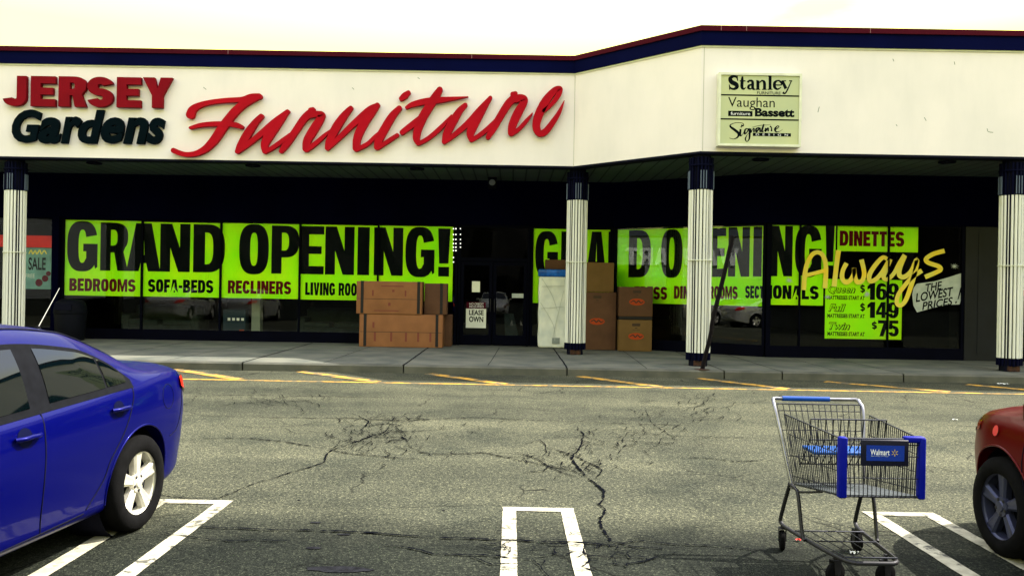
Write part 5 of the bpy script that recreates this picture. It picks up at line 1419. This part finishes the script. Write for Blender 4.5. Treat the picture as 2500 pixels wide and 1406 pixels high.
def make_car(name, label, cat, paint, rim_mat, group=None):
    root = thing(name, label, cat, (0, 0, 0), group)
    me = BODY.copy(); me.materials.clear(); me.materials.append(paint)
    me.polygons.foreach_set('material_index', [0] * len(me.polygons))
    me.polygons.foreach_set('use_smooth', [True] * len(me.polygons)); me.set_sharp_from_angle(angle=R(38))
    bo = bpy.data.objects.new("body", me); COL.objects.link(bo); adopt(bo, root)
    L_ = lambda a, b, n: list(np.linspace(a, b, n))
    for sd in (1, -1):
        # dark window surround then the panes
        q = MB(); top = mono([1.02, 1.2, 1.5, 2.1, 2.6, 2.9, 3.28], [1.0, 1.135, 1.24, 1.298, 1.285, 1.19, .955])
        bot = lambda x: zbelt(x) - .028
        patch(q, L_(1.03, 3.27, 60), bot, lambda x: max(top(x), bot(x) + .004), sd, .003); q.build("window_surround", M['black_trim'], root, 60)
        def pane(x0, x1, ins, nm="side_window"):
            q_ = MB(); patch(q_, L_(x0, x1, 24), lambda x: zbelt(x) + .012, lambda x: max(top(x) - ins, zbelt(x) + .016), sd, .007); q_.build(nm, M['car_glass'], root, 60)
        pane(1.09, 1.30, .024, "quarter_window"); pane(1.325, 1.87, .026); pane(2.04, 3.18, .030)
        # shut lines, sill, handles
        q = MB()
        def line(pts, r_=.0042): MB().tube([surf(x, s_of_z(x, z), sd, .0005) for x, z in spline(pts, 5)], r_, 6).build("shut_line", M['core'], root, 60)
        line([(1.04, .985), (1.08, .87), (1.20, .69), (1.33, .54), (1.39, .42), (1.53, .28)])
        line([(1.97, .94), (1.98, .7), (1.97, .4), (1.95, .26)])
        line([(3.30, .88), (3.33, .6), (3.30, .4), (3.22, .25)])
        line([(1.55, .262), (2.4, .245), (3.22, .25)])
        line([(.30, .90), (.36, .72), (.44, .60), (.56, .56)], .003)
        line([(.33, .98), (.22, .88), (.12, .80)], .003)
        for hx in (1.24, 2.13):
            zc = .845 if hx < 2 else .815
            q = MB(); a = surf(hx - .10, s_of_z(hx - .1, zc), sd, .012); b = surf(hx, s_of_z(hx, zc), sd, .038); c = surf(hx + .10, s_of_z(hx + .1, zc), sd, .012)
            q.tube(spline([tuple(a), tuple((a + b) / 2 + Vector((0, sd * .014, 0))), tuple(b), tuple((b + c) / 2 + Vector((0, sd * .014, 0))), tuple(c)], 4), .013, 8); q.build("door_handle", paint, root, 60)
            q = MB(); cx = hx + .01
            patch(q, L_(cx - .06, cx + .06, 10), lambda x: zc - .05 * math.sqrt(max(0, 1 - ((x - cx) / .061) ** 2)), lambda x: zc + .05 * math.sqrt(max(0, 1 - ((x - cx) / .061) ** 2)) + .001, sd, .0025); q.build("handle_recess", M["recess"] if paint == M['blue_paint'] else M['black_trim'], root, 60)
        # lamps
        q = MB(); patch(q, L_(.012, .36, 20), lambda x: .80 + max(0, x - .1) * .35, lambda x: max(zbelt(x) - .012 - max(0, x - .15) * .12, .80 + max(0, x - .1) * .35 + .003), sd, .014); q.build("tail_light", M['lamp_red'], root, 60)
        q = MB(); patch(q, L_(3.98, 4.45, 18), lambda x: zbelt(x) - .12 + (4.45 - x) * .10, lambda x: zbelt(x) - .005 + (x - 4.2) * .02, sd, .006); hl = q.build("headlight", M['lamp_clear'], root, 60)
        q = MB(); patch(q, L_(3.90, 3.97, 6), lambda x: zbelt(x) - .09, lambda x: zbelt(x) - .03, sd, .007); q.build("side_marker", M['lamp_amber'], root, 60)
        # mirror
        q = MB(); p = surf(3.02, s_of_z(3.02, .96), sd, .0)
        q.bevbox(p.x - .07, p.x + .09, min(p.y + sd * .03, p.y + sd * .22), max(p.y + sd * .03, p.y + sd * .22), .92, 1.05, .03); q.tube([(p.x, p.y, .93), (p.x, p.y + sd * .06, .95)], .025); q.build("door_mirror", paint, root, 50)
        # wheel well liner
        for ax in (RAX, FAX):
            q = MB(); q.lathe([(.368, sd * .78), (.368, sd * .52), (.05, sd * .52)], 40, axis='Y', c=(ax, 0, WR + .01)); q.build("wheel_well", M['core'], root)
            make_wheel(root, ax, sd, rim_mat)
        # arch lip
        for ax in (RAX, FAX):
            q = MB(); pts = []
            for an in np.linspace(-18, 198, 30):
                x = ax + .374 * math.cos(R(an)); z = WR + .01 + .374 * math.sin(R(an))
                if z > zsill(x) + .03: pts.append(surf(x, s_of_z(x, z), sd, .0))
            q.tube(pts, .0075, 8); q.build("arch_lip", paint, root, 60)
    # screens
    q = MB()
    for sd in (1, -1): patch(q, L_(.70, 1.42, 16), lambda x: 10.25, lambda x: 13, sd, .004, 8, False)
    q.build("rear_window", M['car_glass'], root, 60)
    q = MB()
    for sd in (1, -1): patch(q, L_(2.78, 3.44, 16), lambda x: 10.2, lambda x: 13, sd, .004, 8, False)
    q.build("windscreen", M['car_glass'], root, 60)
    q = MB()
    for sd in (1, -1): patch(q, L_(4.40, 4.515, 8), lambda x: zbelt(x) - .36, lambda x: zbelt(x) - .22, sd, .006)
    q.build("grille", M['black_trim'], root)
    for sd in (1, -1): MB().tube([surf(x, 10.35, sd, .002) for x in L_(1.25, 2.75, 30)], .006, 6).build("roof_strip", M['core'], root, 60)
    q = MB(); q.bevbox(.06, .12, -.15, .15, .60, .72, .01); q.build("number_plate", M['white_paper'], root)
    return root

blue = make_car("parked_car", "shiny blue four-door sedan parked at the left edge, tail to the shops", "car", M['blue_paint'], M['alloy'])
p = surf(1.36, 11.6); p.z -= .004
q = MB(); q.lathe([(.024, 0), (.02, .02), (.007, .035)], 12, c=tuple(p)); base_ = q.build("antenna", M['black_trim'], blue, 50)
q = MB(); q.tube([(p.x, p.y, p.z + .02), (p.x - .21, p.y, p.z + .27)], [.0028, .0018], 6); q.build("rod", mat("rod", (0.4, 0.4, 0.38), .4, metal=.3), base_)
q = MB()
ang = np.linspace(0, 2 * math.pi, 40)
q.tube([surf(.60 + .085 * math.cos(a), s_of_z(.60 + .085 * math.cos(a), .845 + .085 * math.sin(a)), 1, .0005) for a in ang], .0022, 6); q.build("fuel_flap", M['core'], blue, 60)

# far cars seen only as reflections in the shop glass
cars2 = []
def far_car(paint, label, loc, rz):
    c = copy_tree(blue); c['label'] = label
    for k_ in kids(c):
        if k_.data and k_.data.materials and k_.data.materials[0] == M['blue_paint']:
            k_.data = k_.data.copy(); k_.data.materials[0] = paint
    c['group'] = "cars parked out of frame"
    c.location = loc; c.rotation_euler = (0, 0, rz); cars2.append(c)

far_car(M['silver_paint'], "silver sedan parked out of frame far left, nearest the shops' mirror", (-11.4, 9.2, 0), R(-90))
far_car(M['silver_paint'], "second silver sedan parked out of frame far left", (-14.3, 9.5, 0), R(-90))
far_car(M['black_paint'], "black sedan parked behind the camera on the left", (-6.5, -7, 0), R(90))
far_car(M['silver_paint'], "silver sedan parked behind the camera at centre", (-1.0, -7.2, 0), R(90))
far_car(M['black_paint'], "black sedan parked behind the camera on the right", (4.6, -7.1, 0), R(90))
blue.location = (-3.195, 6.755, 0); blue.rotation_euler = (0, 0, R(-96))
hw = mono([0, .03, .08, .16, .3, .5, .95, 2.3, 3.4, 3.75, 3.95, 4.1, 4.25, 4.4, 4.52], [.58, .68, .75, .80, .838, .858, .875, .88, .875, .862, .815, .745, .64, .46, .28])
BODY = body_mesh()
red = make_car("parked_car", "dark red car nose-in at the right edge, only its front corner showing", "car", M['red_paint'], mat("dark_alloy", (0.045, 0.05, 0.095), .35, metal=.5))
q = MB(); p = surf(3.78, s_of_z(3.78, .80), 1, .008)
pts = []
vs = [surf(3.64, s_of_z(3.64, .79), 1, .010)] + [surf(3.64 + .033 * math.cos(a), s_of_z(3.64 + .033 * math.cos(a), .79 + .033 * math.sin(a)), 1, .010) for a in np.linspace(0, 2 * math.pi, 20)[:-1]]
q.add(vs, [(0, 1 + (i + 1) % 19, 1 + i) for i in range(19)]); q.build("round_reflection", M['reflection_pink'], red)  # pink disc painted in place of a round reflection on the fender
red.location = (3.975, 5.47 - FAX, 0); red.rotation_euler = (0, 0, R(90))

# ---------------------------------------------------------------- shopping cart (front faces the camera)
cart = thing("shopping_cart", "wire shopping cart with blue plastic corners and a blue front plaque", "shopping cart", (2.0, 5.2, 0))
def wires(mb, segs, r_=.0021, n=5):
    for s_ in segs: mb.tube(s_, r_, n)
XL, XRr = 1.735, 2.275             # rear width at basket top
xl, xr = 1.795, 2.235              # front width
YRr, YF_ = 5.44, 4.66
ZRb, ZFb = .455, .555              # floor heights rear/front
ZTr, ZTf = .885, .868
BL = .05                            # floor is narrower than the rim
def side(sd, u, v):
    """u 0 rear..1 front, v 0 floor..1 rim"""
    xt = (XL + (xl - XL) * u) if sd < 0 else (XRr + (xr - XRr) * u)
    ins = (BL * (1 - u) + .012 * u) * (1 - v) * (1 if sd < 0 else -1)
    y = YRr + (YF_ - YRr) * u - (1 - v) * .06 * (1 - u)
    zb, zt = ZRb + (ZFb - ZRb) * u, ZTr + (ZTf - ZTr) * u
    return Vector((xt + ins, y, zb + (zt - zb) * v))
q = MB()
for sd in (-1, 1):
    nw = 27
    for i in range(nw + 1): q.tube([side(sd, i / nw, 0), side(sd, i / nw, 1)], .0027, 5)
    for v, r_ in ((0, .0035), (.12, .003), (.42, .0028), (.72, .0028), (1, .0045)): q.tube([side(sd, u, v) for u in (0, .5, 1)], r_, 6)
# front grid
for i in range(19):
    f = i / 18; q.tube([side(-1, 1, 0).lerp(side(1, 1, 0), f), side(-1, 1, 1).lerp(side(1, 1, 1), f)], .0027, 5)
for v, r_ in ((0, .0035), (.32, .003), (.7, .003), (.9, .003), (1, .0055)): q.tube([side(-1, 1, v), side(1, 1, v)], r_, 6)
# floor grid
for i in range(17):
    f = i / 16; q.tube([side(-1, 0, 0).lerp(side(1, 0, 0), f), side(-1, 1, 0).lerp(side(1, 1, 0), f)], .0019, 5)
for i in range(9):
    u = i / 8; q.tube([side(-1, u, 0) + Vector((0, 0, -.003)), side(1, u, 0) + Vector((0, 0, -.003))], .0028, 5)
# rear gate
for i in range(15):
    f = i / 14; q.tube([side(-1, 0, .02).lerp(side(1, 0, .02), f), side(-1, 0, 1.02).lerp(side(1, 0, 1.02), f) + Vector((0, .15, .035))], .0027, 5)
for v, r_ in ((.02, .003), (.35, .0028), (.68, .0028), (.93, .003), (1.02, .0042)): q.tube([side(-1, 0, v) + Vector((0, .15 * v, .035 * v)), side(1, 0, v) + Vector((0, .15 * v, .035 * v))], r_, 6)
q.build("wire_basket", M['chrome_wire'], cart, 60)
q = MB(); dz = Vector((0, 0, .004))
fl = [side(-1, .02, 0) + dz, side(1, .02, 0) + dz, side(1, .99, 0) + dz, side(-1, .99, 0) + dz]
q.add([p_ for p_ in fl] + [p_ + dz for p_ in fl], [(3, 2, 1, 0), (4, 5, 6, 7), (0, 1, 5, 4), (1, 2, 6, 5), (2, 3, 7, 6), (3, 0, 4, 7)])
q.build("basket_floor", mat('floor_panel', (0.055, 0.065, 0.07), .6), cart)
# child seat flap
q = MB()
for i in range(11):
    f = i / 10; a = Vector((1.80 + .42 * f, 5.30, .60)); b = Vector((1.79 + .44 * f, 5.12, .78)); c = Vector((1.785 + .45 * f, 5.10, .905))
    q.tube([a, b, c], .0034, 6)
for (yy, zz) in ((5.30, .60), (5.12, .78), (5.10, .905)): q.tube([(1.785, yy, zz), (2.235, yy, zz)], .0044, 6)
q.build("child_seat_flap", M['chrome_wire'], cart, 60)
q = MB(); q.bevbox(1.82, 2.20, 5.14, 5.36, .685, .705, .008); q.build("child_seat", mat('seat_plastic', (0.004, 0.06, 0.26), .5), cart, 50)
# plastic bumpers
q = MB(); p0 = side(-1, 1, 0); q.bevbox(p0.x - .022, p0.x + .022, p0.y - .018, p0.y + .03, ZFb - .01, ZTf + .008, .010); q.build("corner_bumper", M['blue_plastic'], cart, 50)
q = MB(); p0 = side(1, 1, 0); q.bevbox(p0.x - .006, p0.x + .030, p0.y - .018, p0.y + .03, ZFb - .01, ZTf + .012, .010); q.build("corner_bumper", M['blue_plastic'], cart, 50)
q = MB(); q.bevbox(p0.x - .085, p0.x + .028, p0.y - .016, p0.y + .028, ZTf - .018, ZTf + .016, .010); q.build("top_bumper", M['blue_plastic'], cart, 50)
# plaque
frp = Frame((0, YF_ - .012), (1, 0))
a0, b0 = frp.ab(2101, 1136); a1, b1 = frp.ab(2218, 1074)
q = MB(); q.bevbox(a0, a1, YF_ - .022, YF_ - .004, b0, b1, .006); pl = q.build("plaque", mat("plaque_frame", (0.006, 0.007, 0.02), .35), cart, 50)
i0, j0 = frp.ab(2113, 1123); i1, j1 = frp.ab(2206, 1087)
q = MB(); q.fbox(frp, i0, i1, j0, j1, .009, .0115); q.build("plaque_face", M['sign_blue'], pl)
q = MB(); pfont(q, "Walmart", frp, (2125, 1110), (2172, 1097), .0125, 0, bold=.012); q.build("lettering", M['ad_white'], pl)
q = MB(); pfont(q, "Save money. Live better.", frp, (2127, 1114.5), (2171, 1111.5), .0125, 0); q.build("lettering", M['grey_paper'], pl)
q = MB(); cx, cz = frp.ab(2182, 1104)
for k in range(6):
    an = R(90 + 60 * k); brush(q, [(cx + .006 * math.cos(an), cz + .006 * math.sin(an), .003), (cx + .012 * math.cos(an), cz + .012 * math.sin(an), .0045), (cx + .0175 * math.cos(an), cz + .0175 * math.sin(an), .0035)], frp, .0124, .0126)
q.build("emblem", M['spark'], pl)
# bent tube frame
def fil(pts, per=5): return [Vector(p) for p in spline([tuple(p) for p in pts], per)]
q = MB()
for sd in (-1, 1):
    x = XL - .012 if sd < 0 else XRr + .012; xb = x + (.055 if sd < 0 else -.055)
    q.tube(fil([(x + (.05 if sd < 0 else -.05), 5.66, .955), (x + (.012 if sd < 0 else -.012), 5.655, .955), (x, 5.63, .94), (x, 5.56, .86), (xb, 5.42, .46), (xb, 5.41, .435)]), .0115, 10)
q.tube([(XL + .03, 5.66, .955), (XRr - .03, 5.66, .955)], .0115, 10)
q.build("handle_frame", M['tube'], cart, 50)
q = MB(); q.tube([(1.79, 5.66, .955), (2.10, 5.66, .955)], .0165, 12); q.build("handle_grip", M['light_blue_plastic'], cart, 50)
q = MB()
for sd in (-1, 1):
    xb = 1.775 if sd < 0 else 2.235; k = 1 if sd < 0 else -1
    q.tube(fil([(xb, 5.42, .452), (xb - .004 * k, 5.45, .40), (xb - .012 * k, 5.56, .20), (xb - .01 * k, 5.55, .165), (xb, 5.48, .155), (xb + .03 * k, 5.2, .162), (xb + .055 * k, 4.95, .172), (xb + .09 * k, 4.74, .182), (xb + .14 * k, 4.69, .184)]), .0125, 10)
    q.tube(fil([(xb, 5.44, .445), (xb, 5.32, .44), (xb, 5.27, .41), (xb + .005 * k, 5.20, .20), (xb + .012 * k, 5.17, .166)]), .011, 10)
    q.tube([(xb + .004 * k, 5.28, .43), (xb + .02 * k, 5.15, .46), (xb + .03 * k, 4.95, .51)], .007, 8)
q.tube([(1.90, 4.69, .184), (2.11, 4.69, .184)], .0125, 10)
q.build("base_frame", M['dark_metal'], cart, 50)
q = MB()
for i in range(6):
    f = i / 5; q.tube([(1.80 + .41 * f, 5.36, .17), (1.87 + .27 * f, 4.74, .20)], .003, 6)
for (y, a, b, z) in ((5.36, 1.79, 2.22, .17), (5.1, 1.825, 2.185, .183), (4.74, 1.86, 2.15, .20)): q.tube([(a, y, z), (b, y, z)], .0045, 6)
q.build("lower_rack", M['chrome_wire'], cart, 60)
def caster(x, y, yaw, fork_h):
    c_, s_ = math.cos(yaw), math.sin(yaw)
    q_ = MB(); n0 = 0
    q_.lathe([(.018, -.016), (.055, -.016), (.0625, -.010), (.0625, .010), (.055, .016), (.018, .016)], 28, axis='Y')
    q_.v = [(x + a * c_ - b * s_, y + a * s_ + b * c_, .0635 + z) for a, b, z in q_.v]
    w_ = q_.build("caster_wheel", M['rubber'], cart, 40)
    q_ = MB()
    for h in (-.022, .022):
        pts = [(-.018, h, -.005), (.018, h, -.005), (.025, h, .075), (-.025, h, .075)]
        q_.add([(a, b_ - .002, z) for a, b_, z in pts] + [(a, b_ + .002, z) for a, b_, z in pts], [(0, 1, 2, 3), (7, 6, 5, 4), (0, 4, 5, 1), (1, 5, 6, 2), (2, 6, 7, 3), (3, 7, 4, 0)])
    q_.box(-.025, .025, -.024, .024, .073, .079); q_.tube([(0, 0, .075), (0, 0, fork_h)], .012, 8); q_.tube([(0, -.027, 0), (0, .027, 0)], .008, 8)
    q_.v = [(x + a * c_ - b * s_, y + a * s_ + b * c_, .0635 + z) for a, b, z in q_.v]
    q_.build("fork", M['dark_metal'], w_, 40)
caster(1.765, 5.53, R(78), .10); caster(2.245, 5.53, R(95), .10)
caster(1.865, 4.89, R(22), .112); caster(2.150, 4.89, R(18), .112)

# ---------------------------------------------------------------- across the lot (reflected in the glass)
t = thing("opposite_store", "long grey store across the lot, seen mirrored in the corner window", "building", (-52, -13, 0))
fo = Frame((-52, -13), (-.513, .856))
q = MB(); q.fbox(fo, -30, 30, 0, 7.6, -15, 0); q.build("wall", M['far_wall'], t)
q = MB(); q.fbox(fo, -30.1, 30.1, 7.1, 7.8, -.2, .15); q.build("parapet", M['far_band'], t)
q = MB(); q.fbox(fo, -12, 12, .0, 3.0, 0.01, .25); q.build("entrance", M['far_band'], t)
q = MB(); word_into(q, "WALMART", fo, -5.5, 5.5, 4.2, 5.9, .05, .2); q.build("lettering", M['ad_white'], t)
q = MB(); rw = random.Random(3)
N_ = 160
ring_top = []
vs = []; fs = []
for i in range(N_):
    x = -130 + 260 * i / (N_ - 1); 
    for j, (dy, dz) in enumerate(((0, 0), (1.5, 4), (1, 8), (-1, 11), (-4, 13), (-9, 11), (-12, 0))):
        k_ = 1 if dz else 0
        vs.append((x + rw.uniform(-.6, .6), -52 + dy + rw.uniform(-1.6, 1.6) * k_, dz + rw.uniform(-2.2, 2.2) * k_))
for i in range(N_ - 1):
    for j in range(6): fs.append((i * 7 + j, (i + 1) * 7 + j, (i + 1) * 7 + j + 1, i * 7 + j + 1))
q.add(vs, fs); tag(q.build("far_woods", M['woods']), "dark bare woods behind the camera, mirrored in the glass", "woods", None, 'stuff')
def bare_tree(x, y, h, seed, lab):
    r_ = random.Random(seed); t_ = thing("bare_tree", lab, "tree", (x, y, 0), "bare trees across the lot")
    q_ = MB(); tw = MB()
    def br(mb, p, d, l, rad, dep):
        pts = [p]; 
        for k in range(3):
            d = (d + Vector((r_.uniform(-.2, .2), r_.uniform(-.2, .2), r_.uniform(-.02, .15)))).normalized(); pts.append(pts[-1] + d * l / 3)
        mb.tube(pts, [rad * (1 - .18 * i) for i in range(4)], 5)
        if dep > 0:
            for k in range(4 if dep > 1 else 3):
                a = r_.uniform(0, 6.28); dd = (d * .75 + Vector((math.cos(a), math.sin(a), .25)) * .6).normalized()
                br(tw, pts[1 + k % 3], dd, l * r_.uniform(.5, .72), rad * .5, dep - 1)
    br(q_, Vector((x, y, 0)), Vector((0, 0, 1)), h * .5, .16, 3)
    q_.build("trunk", M['bark'], t_, 60); tw.build("branches", M['bark'], t_, 60)
for i, (x, y, h) in enumerate(((10, -22, 11), (14.5, -24, 12), (20, -21, 10), (-16, -24, 11))):
    bare_tree(x, y, h, i, "bare tree %s across the lot" % ("standing nearest the mirrored wall", "with the tallest crown", "standing farthest right", "standing alone at left")[i])
